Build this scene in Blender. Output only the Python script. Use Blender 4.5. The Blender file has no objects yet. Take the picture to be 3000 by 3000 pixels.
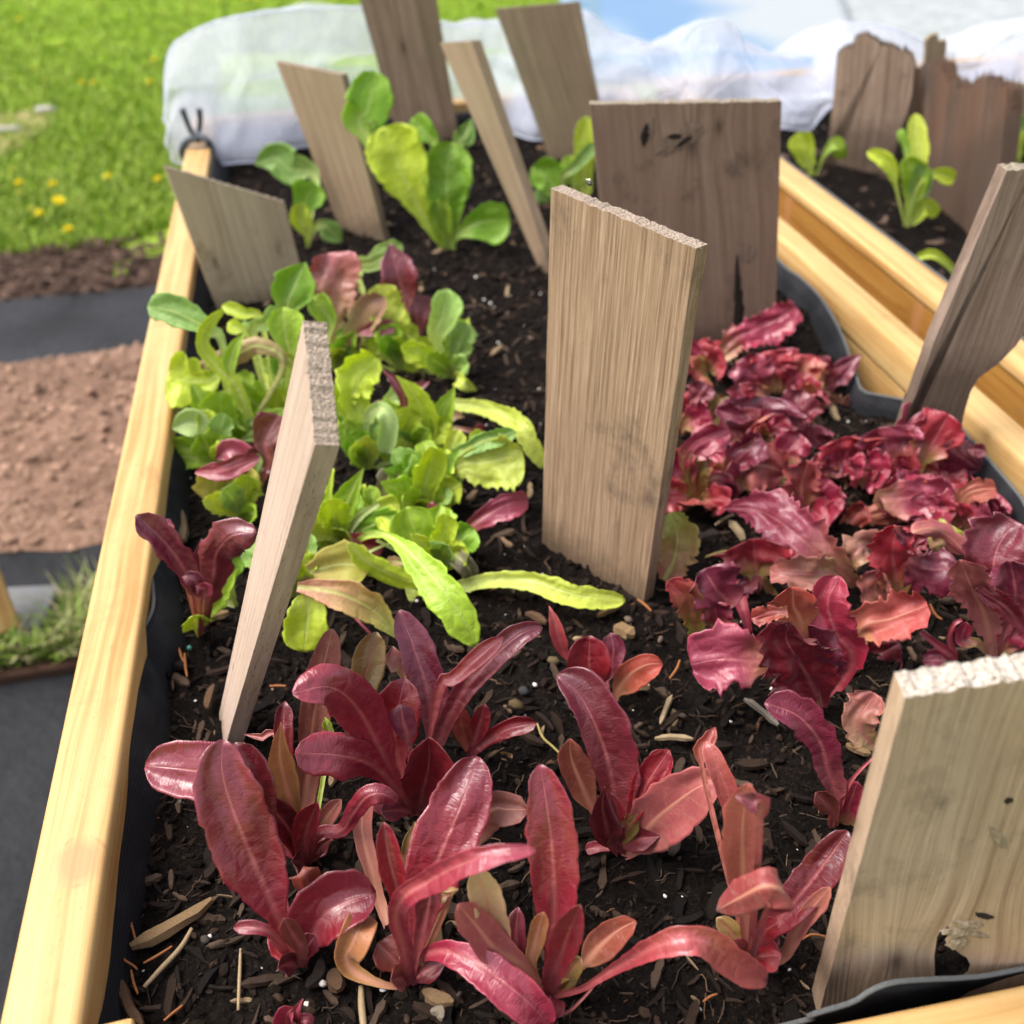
import bpy, bmesh, math, random
from mathutils import Vector, Matrix, noise
random.seed(7)
SC = bpy.context.scene
COL = SC.collection
R = math.radians

# ---------------------------------------------------------------- camera (solved from the planter's own lines)
FPX = 3030.0
CAM = Vector((0, 0, 0.58))
CX = Vector((0.9818, -0.1893, -0.0193)); CY = Vector((-0.1258, -0.5720, -0.8105)); CZ = Vector((0.1424, 0.7981, -0.5855))
CX.normalize(); CZ = (CZ - CX * CZ.dot(CX)).normalized(); CY = CZ.cross(CX).normalized()
HZ = Vector((CZ.x, CZ.y, 0)).normalized()          # level viewing direction
cam_d = bpy.data.cameras.new('camera'); cam = bpy.data.objects.new('camera', cam_d); COL.objects.link(cam)
m3 = Matrix((CX, -CY, -CZ)).transposed()
cam.matrix_world = Matrix.Translation(CAM) @ m3.to_4x4()
cam_d.sensor_width = 36; cam_d.lens = FPX / 3000 * 36; cam_d.clip_start = 0.02; cam_d.clip_end = 400
cam_d.dof.use_dof = True; cam_d.dof.focus_distance = 0.66; cam_d.dof.aperture_fstop = 6.0
SC.camera = cam

def ray(x, y): return CX * ((x - 1500) / FPX) + CY * ((y - 1500) / FPX) + CZ
def at(x, y, z=0.0):
    r = ray(x, y); return CAM + r * ((z - CAM.z) / r.z)
def at_y(x, y, Y):
    r = ray(x, y); return CAM + r * (Y / r.y)
def atd(x, y, d): return CAM + ray(x, y) * d
def on_plane(x, y, p, n):
    r = ray(x, y); return CAM + r * ((p - CAM).dot(n) / r.dot(n))
def depth(p): return (p - CAM).dot(CZ)

# ---------------------------------------------------------------- object helpers
def tag(o, label=None, cat=None, group=None, kind=None):
    if label: o['label'] = label
    if cat: o['category'] = cat
    if group: o['group'] = group
    if kind: o['kind'] = kind
    return o
def link(name, me, mats, parent=None, loc=None):
    o = bpy.data.objects.new(name, me); COL.objects.link(o)
    for m in (mats if isinstance(mats, (list, tuple)) else [mats]): me.materials.append(m)
    if loc is not None: o.location = loc
    if parent is not None: o.parent = parent
    return o
def empty(name, loc, label=None, cat=None, group=None):
    o = bpy.data.objects.new(name, None); COL.objects.link(o); o.location = loc; o.empty_display_size = 0.03
    return tag(o, label, cat, group)
def mesh(name, v, f, smooth=False, cols=None, uv=None, local=None):
    me = bpy.data.meshes.new(name)
    if local is not None: v = [Vector(p) - local for p in v]
    me.from_pydata([tuple(p) for p in v], [], f); me.update()
    if smooth: me.polygons.foreach_set('use_smooth', [True] * len(me.polygons))
    if cols is not None:
        a = me.color_attributes.new('pigment', 'FLOAT_COLOR', 'POINT')
        fl = []
        for c in cols: fl += [c[0], c[1], c[2], 1.0]
        a.data.foreach_set('color', fl)
    if uv is not None:
        a = me.attributes.new('blade', 'FLOAT_VECTOR', 'POINT'); fl = []
        for c in uv: fl += list(c)
        a.data.foreach_set('vector', fl)
    return me
def box_bm(bm, c, s, rot=None, bev=0.0):
    r = bmesh.ops.create_cube(bm, size=1)['verts']
    for q in r:
        p = Vector((q.co.x * s[0], q.co.y * s[1], q.co.z * s[2]))
        q.co = (rot @ p if rot else p) + Vector(c)
    if bev:
        es = list({e for q in r for e in q.link_edges}); bmesh.ops.bevel(bm, geom=es, offset=bev, segments=3, profile=0.6, affect='EDGES')
def bm_obj(name, bm, mats, parent=None, smooth=False, loc=None):
    me = bpy.data.meshes.new(name)
    if loc is not None: bmesh.ops.translate(bm, verts=bm.verts, vec=-Vector(loc))
    bm.normal_update(); bm.to_mesh(me); bm.free()
    if smooth: me.polygons.foreach_set('use_smooth', [True] * len(me.polygons))
    return link(name, me, mats, parent, loc)
def beam(name, a, b, w, h, mat, parent=None, bev=0.004, up=Vector((0, 0, 1))):
    """a bar from a to b, local Y along its length (so the grain runs along it)"""
    a = Vector(a); b = Vector(b); L = (b - a).length; y = (b - a).normalized(); x = y.cross(up).normalized(); z = x.cross(y)
    bm = bmesh.new(); n = max(1, int(L / 0.12))
    bmesh.ops.create_cube(bm, size=1)
    for q in bm.verts: q.co = Vector((q.co.x * w, q.co.y * L, q.co.z * h))
    bmesh.ops.bevel(bm, geom=[e for e in bm.edges], offset=bev, segments=3, profile=0.55, affect='EDGES')
    o = bm_obj(name, bm, mat, None, False)
    for p in o.data.polygons: p.use_smooth = True
    o.matrix_world = Matrix.Translation((a + b) / 2) @ Matrix((x, y, z)).transposed().to_4x4()
    o.data.set_sharp_from_angle(angle=R(35)) if hasattr(o.data, 'set_sharp_from_angle') else None
    if parent is not None:
        o.parent = parent; o.matrix_parent_inverse = Matrix.Translation(parent.location).inverted()
    return o
def tube(pts, rad, n=8, cap=True):
    """verts, faces of a round tube along pts; rad a number or one per point"""
    V = []; F = []
    k = len(pts); prev = None
    for i, p in enumerate(pts):
        t = (pts[min(i + 1, k - 1)] - pts[max(i - 1, 0)]).normalized()
        a = t.cross(Vector((0, 0, 1)))
        if a.length < 1e-3: a = t.cross(Vector((1, 0, 0)))
        a.normalize(); b = t.cross(a)
        if prev is not None:
            a = (prev - t * prev.dot(t)).normalized(); b = t.cross(a)
        prev = a
        rr = rad[i] if isinstance(rad, (list, tuple)) else rad
        for j in range(n):
            th = 2 * math.pi * j / n; V.append(p + a * (rr * math.cos(th)) + b * (rr * math.sin(th)))
    for i in range(k - 1):
        for j in range(n): F.append((i * n + j, i * n + (j + 1) % n, (i + 1) * n + (j + 1) % n, (i + 1) * n + j))
    if cap: F.append(tuple(range(n))[::-1]); F.append(tuple((k - 1) * n + j for j in range(n)))
    return V, F
def cr(pts, n):
    """Catmull-Rom resample of points to n points, even in arc length"""
    if len(pts) == 2: pts = [pts[0], (pts[0] + pts[1]) / 2, pts[1]]
    P = [pts[0] * 2 - pts[1]] + list(pts) + [pts[-1] * 2 - pts[-2]]
    d = []
    for i in range(1, len(P) - 2):
        for k in range(14):
            t = k / 14; a, b, c, e = P[i - 1], P[i], P[i + 1], P[i + 2]
            d.append(0.5 * ((2 * b) + (c - a) * t + (2 * a - 5 * b + 4 * c - e) * t * t + (3 * b - a - 3 * c + e) * t ** 3))
    d.append(pts[-1])
    L = [0]
    for i in range(1, len(d)): L.append(L[-1] + (d[i] - d[i - 1]).length)
    out = []; j = 0
    for k in range(n):
        s = L[-1] * k / (n - 1)
        while j < len(L) - 2 and L[j + 1] < s: j += 1
        q = (s - L[j]) / max(1e-9, L[j + 1] - L[j]); out.append(d[j].lerp(d[j + 1], min(1, max(0, q))))
    return out, L[-1]
def lerp_tab(tab, v):
    for i in range(len(tab) - 1):
        a, b = tab[i], tab[i + 1]
        if v <= b[0]:
            t = (v - a[0]) / max(1e-9, b[0] - a[0]); t = max(0, min(1, t)); return a[1] + (b[1] - a[1]) * t
    return tab[-1][1]
def nz(x, y=0.0, z=0.0): return noise.noise(Vector((x, y, z)))

# ---------------------------------------------------------------- material helpers
class NT:
    def __init__(s, name, surf=True):
        s.m = bpy.data.materials.new(name); s.m.use_nodes = True; s.t = s.m.node_tree; s.t.nodes.clear()
        s.out = s.n('ShaderNodeOutputMaterial')
    def n(s, typ, **kw):
        o = s.t.nodes.new(typ)
        for k, v in kw.items():
            if k == 'inp':
                for a, b in v.items():
                    if isinstance(b, bpy.types.NodeSocket): s.t.links.new(b, o.inputs[a])
                    else: o.inputs[a].default_value = b
            else: setattr(o, k, v)
        return o
    def l(s, a, b): s.t.links.new(a, b)
    def math(s, op, a, b=None, c=None, clamp=False):
        o = s.n('ShaderNodeMath', operation=op, use_clamp=clamp)
        for i, q in enumerate((a, b, c)):
            if q is None: continue
            if isinstance(q, (int, float)): o.inputs[i].default_value = q
            else: s.l(q, o.inputs[i])
        return o.outputs[0]
    def ramp(s, fac, stops, interp='LINEAR'):
        o = s.n('ShaderNodeValToRGB'); o.color_ramp.interpolation = interp
        el = o.color_ramp.elements
        while len(el) < len(stops): el.new(0.5)
        for e, (p, c) in zip(el, stops):
            e.position = p; e.color = (c[0], c[1], c[2], 1) if hasattr(c, '__len__') else (c, c, c, 1)
        s.l(fac, o.inputs[0]); return o.outputs[0]
    def mix(s, f, a, b, mode='MIX'):
        o = s.n('ShaderNodeMix', data_type='RGBA', blend_type=mode)
        for i, q in ((0, f), (6, a), (7, b)):
            if isinstance(q, (int, float)): o.inputs[i].default_value = q
            elif isinstance(q, (tuple, list)): o.inputs[i].default_value = (q[0], q[1], q[2], 1)
            else: s.l(q, o.inputs[i])
        return o.outputs[2]
    def noise(s, vec, scale, detail=4, rough=0.55, dist=0.0):
        o = s.n('ShaderNodeTexNoise', inp={'Scale': scale, 'Detail': detail, 'Roughness': rough, 'Distortion': dist})
        if vec is not None: s.l(vec, o.inputs['Vector'])
        return o.outputs['Fac']
    def map(s, vec, scale=(1, 1, 1), loc=(0, 0, 0), rot=(0, 0, 0)):
        o = s.n('ShaderNodeMapping', inp={'Scale': scale, 'Location': loc, 'Rotation': rot}); s.l(vec, o.inputs['Vector']); return o.outputs[0]
    def bump(s, h, strength=0.5, dist=0.001, nrm=None):
        o = s.n('ShaderNodeBump', inp={'Strength': strength, 'Distance': dist}); s.l(h, o.inputs['Height'])
        if nrm is not None: s.l(nrm, o.inputs['Normal'])
        return o.outputs[0]
    def pbr(s, col, rough=0.6, spec=0.4, nrm=None, **kw):
        o = s.n('ShaderNodeBsdfPrincipled')
        for key, q in (('Base Color', col), ('Roughness', rough), ('Specular IOR Level', spec)):
            if isinstance(q, (int, float)): o.inputs[key].default_value = q
            elif isinstance(q, (tuple, list)): o.inputs[key].default_value = (q[0], q[1], q[2], 1)
            else: s.l(q, o.inputs[key])
        if nrm is not None: s.l(nrm, o.inputs['Normal'])
        for k, v in kw.items(): o.inputs[k].default_value = v
        return o.outputs[0]
    def done(s, sh): s.l(sh, s.out.inputs[0]); return s.m
    @property
    def obj(s): return s.n('ShaderNodeTexCoord').outputs['Object']

def wood_mat(name, dark, mid, light, tint=None, grain=260.0, ring=0.5, wear=0.5, rough=0.8, bumpd=0.0006, stain=None, knots=(), seed=0.0, pores=0.5, mott=0.5):
    """weathered sawn timber, fibres along local Y; knots: (x, y, radius) in metres on the face"""
    t = NT(name); oc = t.obj
    p = t.map(oc, loc=(seed, seed * 0.37, seed * 0.7))
    w = t.n('ShaderNodeTexNoise', inp={'Scale': 5.0, 'Detail': 3.0}); t.l(t.map(p, (1, 0.5, 1)), w.inputs['Vector'])
    # warp the lines sideways, more near knots
    sep = t.n('ShaderNodeSeparateXYZ'); t.l(oc, sep.inputs[0])
    x = t.math('ADD', sep.outputs[0], t.math('MULTIPLY', t.math('SUBTRACT', w.outputs['Fac'], 0.5), 0.035 * ring))
    kn = None
    for (kx, ky, kr) in knots:
        dx = t.math('DIVIDE', t.math('SUBTRACT', sep.outputs[0], kx), kr)
        dy = t.math('DIVIDE', t.math('SUBTRACT', sep.outputs[1], ky), kr * 2.2)
        d2 = t.math('ADD', t.math('MULTIPLY', dx, dx), t.math('MULTIPLY', dy, dy))
        g = t.math('DIVIDE', 1.0, t.math('ADD', 1.0, d2))                      # 1 in the knot, falling off
        x = t.math('ADD', x, t.math('MULTIPLY', t.math('MULTIPLY', g, dx), kr * 1.6))
        c = t.math('POWER', t.math('DIVIDE', 1.0, t.math('ADD', 1.0, t.math('MULTIPLY', d2, 1.0))), 6.0)
        kn = c if kn is None else t.math('MAXIMUM', kn, c)
    cmb = t.n('ShaderNodeCombineXYZ'); t.l(x, cmb.inputs[0]); t.l(t.math('MULTIPLY', sep.outputs[1], 0.018), cmb.inputs[1]); t.l(t.math('MULTIPLY', sep.outputs[2], 0.6), cmb.inputs[2])
    q = t.map(cmb.outputs[0], loc=(seed, seed, 0))
    fine = t.noise(q, grain * 3.2, 3, 0.6)
    lines = t.noise(q, grain, 2, 0.5)
    broad = t.noise(q, grain * 0.14, 3, 0.6)
    mottle = t.noise(t.map(p, (1, 0.35, 1)), 22.0, 5, 0.65)
    h = t.math('ADD', t.math('MULTIPLY', lines, 0.6), t.math('MULTIPLY', fine, 0.4))
    c = t.ramp(h, [(0.33, dark), (0.5, mid), (0.68, light)])
    c = t.mix(t.math('MULTIPLY', t.ramp(broad, [(0.4, 0.0), (0.62, 1.0)]), 0.55), c, mid)
    c = t.mix(t.math('MULTIPLY', t.ramp(mottle, [(0.42, 0.0), (0.7, 1.0)]), 0.45 * mott * 2), c, dark)
    if tint: c = t.mix(t.math('MULTIPLY', t.ramp(t.noise(t.map(p, (1, 0.4, 1)), 9.0, 3), [(0.4, 0.0), (0.62, 1.0)]), 0.6), c, tint)
    if stain: c = t.mix(t.math('MULTIPLY', t.ramp(t.noise(t.map(p, (1, 0.7, 1), loc=(3, 1, 2)), 16.0, 6, 0.7), [(0.56, 0.0), (0.7, 1.0)]), 0.7), c, stain)
    if kn is not None: c = t.mix(t.math('MULTIPLY', kn, 0.8), c, tuple(k * 0.35 for k in dark))
    # short dark pores / checks
    po = t.noise(t.map(q, (1, 6, 1)), grain * 5.5, 1, 0.4)
    pm = t.ramp(po, [(0.68, 0.0), (0.74, 1.0)])
    c = t.mix(t.math('MULTIPLY', pm, 0.6 * pores), c, tuple(k * 0.4 for k in dark))
    dy_ = t.math('ADD', sep.outputs[1], t.math('MULTIPLY', t.math('SUBTRACT', t.noise(p, 70.0, 5, 0.7), 0.5), 0.05))
    c = t.mix(t.math('MULTIPLY', t.ramp(dy_, [(0.0, 1.0), (0.035, 0.0)]), 0.6), c, (0.05, 0.033, 0.023))          # splashed soil at the foot
    ck = t.noise(t.map(q, (1, 0.5, 1)), grain * 0.33, 2, 0.4)
    ckm = t.math('MULTIPLY', t.ramp(ck, [(0.70, 0.0), (0.735, 1.0)]), t.ramp(t.noise(t.map(p, (1, 0.6, 1)), 11.0, 3), [(0.45, 0.0), (0.6, 1.0)]))
    c = t.mix(t.math('MULTIPLY', ckm, 0.65), c, tuple(k * 0.3 for k in dark))
    hh = t.math('SUBTRACT', t.math('ADD', h, t.math('MULTIPLY', mottle, 0.15)), t.math('MULTIPLY', pm, 0.5 * pores))
    return t.done(t.pbr(c, rough, 0.25, t.bump(hh, 0.75, bumpd * 3)))

def end_mat(name, c0, c1, c2, scale=900.0):
    t = NT(name); oc = t.obj
    a = t.noise(oc, scale, 3, 0.7); b = t.n('ShaderNodeTexVoronoi', inp={'Scale': scale * 0.55}); t.l(t.map(oc, (1, 0.3, 1)), b.inputs['Vector'])
    c = t.ramp(a, [(0.3, c0), (0.5, c1), (0.66, c2)])
    h = t.math('ADD', a, t.math('MULTIPLY', b.outputs['Distance'], 0.8))
    return t.done(t.pbr(c, 0.9, 0.15, t.bump(h, 0.9, 0.002)))
# ---------------------------------------------------------------- materials
def pine_mat(name='pine', knots=(), seed=0.0, light=(0.53, 0.345, 0.145), mid=(0.475, 0.275, 0.098), dark=(0.37, 0.19, 0.055)):
    t = NT(name); oc = t.obj; p = t.map(oc, loc=(seed, seed * 2, seed))
    sep = t.n('ShaderNodeSeparateXYZ'); t.l(p, sep.inputs[0])
    w = t.noise(t.map(p, (1, 0.35, 1)), 4.0, 3)
    x = t.math('ADD', sep.outputs[0], t.math('MULTIPLY', t.math('SUBTRACT', w, 0.5), 0.05))
    cmb = t.n('ShaderNodeCombineXYZ'); t.l(x, cmb.inputs[0]); t.l(t.math('MULTIPLY', sep.outputs[1], 0.02), cmb.inputs[1]); t.l(sep.outputs[2], cmb.inputs[2])
    g = t.noise(cmb.outputs[0], 120.0, 3, 0.6); g2 = t.noise(cmb.outputs[0], 620.0, 2, 0.5)
    big = t.noise(t.map(p, (1, 0.3, 1)), 14.0, 4, 0.6)
    fl = t.noise(t.map(p, (1, 0.5, 1)), 900.0, 2, 0.5)
    c = t.ramp(g, [(0.34, dark), (0.46, mid), (0.6, light)])
    c = t.mix(t.math('MULTIPLY', t.ramp(big, [(0.42, 0.0), (0.66, 1.0)]), 0.6), c, light)
    c = t.mix(t.math('MULTIPLY', t.ramp(t.noise(p, 30.0, 5, 0.7), [(0.55, 0.0), (0.75, 1.0)]), 0.35), c, (dark[0] * 0.9, dark[1] * 0.8, dark[2] * 0.8))
    c = t.mix(t.math('MULTIPLY', t.ramp(fl, [(0.66, 0.0), (0.74, 1.0)]), 0.4), c, (0.28, 0.13, 0.04))
    s0 = t.n('ShaderNodeSeparateXYZ'); t.l(oc, s0.inputs[0])
    for (ky, kr) in knots:
        dy = t.math('DIVIDE', t.math('SUBTRACT', s0.outputs[1], ky), kr * 1.3)
        dx = t.math('DIVIDE', t.math('SUBTRACT', s0.outputs[0], 0.006), kr)
        d = t.math('SQRT', t.math('ADD', t.math('MULTIPLY', dx, dx), t.math('MULTIPLY', dy, dy)))
        d = t.math('ADD', d, t.math('MULTIPLY', t.math('SUBTRACT', t.noise(p, 60.0, 3), 0.5), 0.5))
        c = t.mix(t.ramp(d, [(0.5, 0.65), (1.05, 0.0)]), c, (0.40, 0.185, 0.085))
        c = t.mix(t.math('MULTIPLY', t.math('MULTIPLY', t.ramp(t.math('ABSOLUTE', t.math('SUBTRACT', d, 0.85)), [(0.0, 1.0), (0.10, 0.0)]), t.ramp(t.noise(p, 35.0, 2), [(0.5, 0.0), (0.6, 1.0)])), 0.8), c, (0.12, 0.045, 0.02))
    c = t.mix(t.math('MULTIPLY', t.ramp(t.noise(t.map(p, (1, 0.6, 1)), 26.0, 6, 0.75), [(0.60, 0.0), (0.72, 1.0)]), 0.5), c, (0.20, 0.115, 0.05))     # scuffs and soil
    h = t.math('ADD', g2, t.math('MULTIPLY', g, 0.6))
    return t.done(t.pbr(c, 0.5, 0.35, t.bump(h, 0.35, 0.0006)))

def leaf_mat(name, rough=0.36, spec=0.5, trans=0.25, vein=(0.5, 0.2, 0.16), veinf=0.35, bumpd=0.0011, cell=150.0, under=False, sheen=0.0, coat=0.3):
    t = NT(name)
    pig = t.n('ShaderNodeAttribute', attribute_name='pigment').outputs['Color']
    bl = t.n('ShaderNodeAttribute', attribute_name='blade').outputs['Vector']      # x: metres off the midrib, y: metres along, z: 0..1 along
    sep = t.n('ShaderNodeSeparateXYZ'); t.l(bl, sep.inputs[0])
    ax = t.math('ABSOLUTE', sep.outputs[0])
    wv = t.noise(bl, 70.0, 2)
    rib = t.math('SUBTRACT', 1.0, t.math('DIVIDE', ax, t.math('MULTIPLY', t.math('SUBTRACT', 1.06, sep.outputs[2]), 0.0031)), clamp=True)
    # side veins leave the midrib at a slant
    s = t.math('SUBTRACT', sep.outputs[1], t.math('MULTIPLY', ax, 1.15))
    s = t.math('ADD', s, t.math('MULTIPLY', t.math('SUBTRACT', wv, 0.5), 0.02))
    side = t.math('PINGPONG', s, 0.0085)
    sv = t.math('SUBTRACT', 1.0, t.math('DIVIDE', side, 0.0011), clamp=True)
    sv = t.math('MULTIPLY', sv, t.math('SUBTRACT', 1.0, t.math('DIVIDE', ax, 0.05), clamp=True))
    warp = t.n('ShaderNodeTexNoise', inp={'Scale': 90.0, 'Detail': 2.0}); t.l(bl, warp.inputs['Vector'])
    wp = t.n('ShaderNodeVectorMath', operation='MULTIPLY_ADD'); t.l(warp.outputs['Color'], wp.inputs[0]); wp.inputs[1].default_value = (0.0035, 0.0035, 0); t.l(bl, wp.inputs[2])
    vm = t.n('ShaderNodeVectorMath', operation='MULTIPLY'); t.l(wp.outputs[0], vm.inputs[0]); vm.inputs[1].default_value = (1.0, 0.75, 0.0)
    vo = t.n('ShaderNodeTexVoronoi', feature='DISTANCE_TO_EDGE', inp={'Scale': cell}); t.l(vm.outputs[0], vo.inputs['Vector'])
    net = t.math('SUBTRACT', 1.0, t.math('DIVIDE', vo.outputs['Distance'], 0.09), clamp=True)
    v1 = t.math('MAXIMUM', rib, t.math('MAXIMUM', t.math('MULTIPLY', sv, 0.75), t.math('MULTIPLY', net, 0.22)))
    mott = t.noise(bl, 55.0, 4, 0.6)
    c = t.mix(t.math('MULTIPLY', t.ramp(mott, [(0.35, 0.0), (0.7, 1.0)]), 0.32), pig, t.mix(1.0, pig, (0.62, 0.55, 0.6), 'MULTIPLY'))
    c = t.mix(t.math('MULTIPLY', t.ramp(t.noise(bl, 420.0, 2), [(0.63, 0.0), (0.72, 1.0)]), 0.14), c, (0.55, 0.42, 0.36))
    c = t.mix(t.math('MULTIPLY', v1, veinf), c, vein)
    c = t.mix(t.math('MULTIPLY', rib, 0.6), c, tuple(k * 1.05 for k in vein))
    puff = t.math('MULTIPLY', t.math('MINIMUM', vo.outputs['Distance'], 0.32), 2.6)
    if under: h = t.math('ADD', t.math('MULTIPLY', v1, 0.7), t.math('MULTIPLY', t.noise(bl, 300.0, 2), 0.15))
    else: h = t.math('SUBTRACT', t.math('ADD', puff, t.math('MULTIPLY', t.math('MINIMUM', t.math('DIVIDE', side, 0.006), 1.0), 0.22)), t.math('MULTIPLY', rib, 0.6))
    nb = t.bump(h, 0.5, bumpd)
    b = t.pbr(c, rough, spec, nb, **({'Sheen Weight': 0.12, 'Sheen Tint': (0.9, 0.8, 0.8, 1)} if under else {'Coat Weight': coat, 'Coat Roughness': 0.28, 'Sheen Weight': sheen, 'Sheen Roughness': 0.35, 'Sheen Tint': (0.86, 0.78, 1.0, 1)}))
    tr = t.n('ShaderNodeBsdfTranslucent'); t.l(t.mix(1.0, c, (1.35, 1.2, 1.0), 'MULTIPLY'), tr.inputs['Color']); t.l(nb, tr.inputs['Normal'])
    mx = t.n('ShaderNodeMixShader'); mx.inputs[0].default_value = trans; t.l(b, mx.inputs[1]); t.l(tr.outputs[0], mx.inputs[2])
    return t.done(mx.outputs[0])

M = {}
M['red_top'] = leaf_mat('red_leaf_top', 0.31, 0.8, 0.28, (0.50, 0.14, 0.14), 0.27, 0.0013, 115.0, sheen=0.10, coat=0.6)
M['red_under'] = leaf_mat('red_leaf_underside', 0.48, 0.45, 0.18, (0.58, 0.26, 0.17), 0.5, 0.0007, 120.0, True)
M['green_top'] = leaf_mat('green_leaf_top', 0.40, 0.4, 0.42, (0.60, 0.68, 0.24), 0.46, 0.0014, 110.0, coat=0.12)
M['green_under'] = leaf_mat('green_leaf_underside', 0.55, 0.35, 0.38, (0.55, 0.62, 0.28), 0.5, 0.0006, 120.0, True)
M['frill_top'] = leaf_mat('frilled_leaf_top', 0.33, 0.65, 0.30, (0.52, 0.16, 0.17), 0.24, 0.0014, 110.0, sheen=0.16, coat=0.45)

def attr_mat(name, rough=0.85, spec=0.2, bs=900.0, bd=0.0006):
    t = NT(name); pig = t.n('ShaderNodeAttribute', attribute_name='pigment').outputs['Color']
    n = t.noise(t.obj, bs, 3, 0.6)
    c = t.mix(t.math('MULTIPLY', t.ramp(n, [(0.35, 0.0), (0.65, 1.0)]), 0.5), pig, t.mix(1.0, pig, (0.5, 0.45, 0.42), 'MULTIPLY'))
    return t.done(t.pbr(c, rough, spec, t.bump(n, 0.6, bd)))
M['chip'] = attr_mat('bark_chip', 0.85, 0.12)
M['flower'] = attr_mat('flower_petals', 0.7, 0.2, 300.0)

def soil_mat(name, c0, c1, c2, s=1.0, rough=0.9, bd=0.004):
    t = NT(name); oc = t.obj
    a = t.noise(oc, 90.0 * s, 6, 0.7); b = t.noise(oc, 420.0 * s, 4, 0.7); c_ = t.noise(oc, 12.0 * s, 3)
    v = t.n('ShaderNodeTexVoronoi', inp={'Scale': 260.0 * s}); t.l(oc, v.inputs['Vector'])
    h = t.math('ADD', t.math('MULTIPLY', a, 0.6), t.math('ADD', t.math('MULTIPLY', b, 0.5), t.math('MULTIPLY', v.outputs['Distance'], 0.4)))
    c = t.ramp(b, [(0.3, c0), (0.52, c1), (0.72, c2)])
    c = t.mix(t.math('MULTIPLY', t.ramp(c_, [(0.4, 0.0), (0.65, 1.0)]), 0.5), c, c0)
    return t.done(t.pbr(c, rough, 0.08, t.bump(h, 0.9, bd)))
M['soil'] = soil_mat('potting_soil', (0.0025, 0.0018, 0.0015), (0.0065, 0.0045, 0.0036), (0.024, 0.016, 0.0115))
M['mound'] = soil_mat('red_earth', (0.11, 0.063, 0.043), (0.25, 0.152, 0.107), (0.37, 0.25, 0.19), 0.25, 0.95, 0.012)
M['mulch'] = soil_mat('bark_mulch_strip', (0.028, 0.018, 0.013), (0.075, 0.046, 0.034), (0.17, 0.11, 0.085), 0.22, 0.95, 0.012)

def fabric_mat(name, col, col2, rough=0.75, rib=0.0024):
    t = NT(name); oc = t.obj; sep = t.n('ShaderNodeSeparateXYZ'); t.l(oc, sep.inputs[0])
    r1 = t.math('PINGPONG', sep.outputs[2], rib / 2); r2 = t.math('PINGPONG', t.math('ADD', sep.outputs[0], sep.outputs[1]), rib / 2)
    h = t.math('DIVIDE', t.math('ADD', r1, t.math('MULTIPLY', r2, 0.5)), rib / 2)
    n = t.noise(oc, 30.0, 4); c = t.mix(t.math('MULTIPLY', h, 0.5), col, col2)
    c = t.mix(t.math('MULTIPLY', t.ramp(n, [(0.45, 0.0), (0.7, 1.0)]), 0.4), c, tuple(k * 1.8 for k in col2))
    return t.done(t.pbr(c, rough, 0.12, t.bump(h, 0.5, 0.0005)))
M['liner'] = fabric_mat('black_liner_fabric', (0.005, 0.005, 0.0065), (0.026, 0.026, 0.030))
M['piping'] = (lambda t: t.done(t.pbr((0.10, 0.105, 0.105), 0.6, 0.2)))(NT('liner_piping'))
def weed_mat():
    t = NT('landscape_fabric'); oc = t.obj
    n = t.noise(oc, 3.0, 4); n2 = t.noise(oc, 40.0, 3)
    c = t.ramp(n, [(0.35, (0.010, 0.0103, 0.012)), (0.65, (0.024, 0.0245, 0.028))])
    return t.done(t.pbr(c, 0.7, 0.15, t.bump(t.math('ADD', n, t.math('MULTIPLY', n2, 0.2)), 0.5, 0.05)))
M['weed'] = weed_mat()
def lawn_mat():
    t = NT('lawn_ground'); oc = t.obj
    a = t.noise(oc, 1.6, 5, 0.6); b = t.noise(t.map(oc, (1, 0.4, 1)), 14.0, 5, 0.7); d = t.noise(oc, 5.0, 4, 0.6)
    c = t.ramp(b, [(0.3, (0.085, 0.165, 0.008)), (0.5, (0.17, 0.28, 0.012)), (0.7, (0.28, 0.385, 0.035))])
    c = t.mix(t.math('MULTIPLY', t.ramp(a, [(0.4, 0.0), (0.65, 1.0)]), 0.5), c, (0.16, 0.29, 0.010))
    c = t.mix(t.math('MULTIPLY', t.ramp(d, [(0.5, 0.0), (0.75, 1.0)]), 0.45), c, (0.40, 0.50, 0.09))
    return t.done(t.pbr(c, 0.9, 0.1, t.bump(b, 0.8, 0.03)))
M['lawn'] = lawn_mat()
M['blade'] = attr_mat('grass_blade', 0.6, 0.25, 60.0, 0.0002)
def gravel_mat():
    t = NT('pale_gravel'); oc = t.obj
    v = t.n('ShaderNodeTexVoronoi', inp={'Scale': 26.0}); t.l(oc, v.inputs['Vector']); n = t.noise(oc, 9.0, 5, 0.7)
    c = t.ramp(n, [(0.35, (0.24, 0.265, 0.265)), (0.6, (0.335, 0.352, 0.357))])
    c = t.mix(t.math('MULTIPLY', v.outputs['Distance'], 0.2), c, (0.21, 0.24, 0.24))
    return t.done(t.pbr(c, 0.9, 0.15, t.bump(v.outputs['Distance'], 0.6, 0.02)))
M['gravel'] = gravel_mat()
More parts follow.
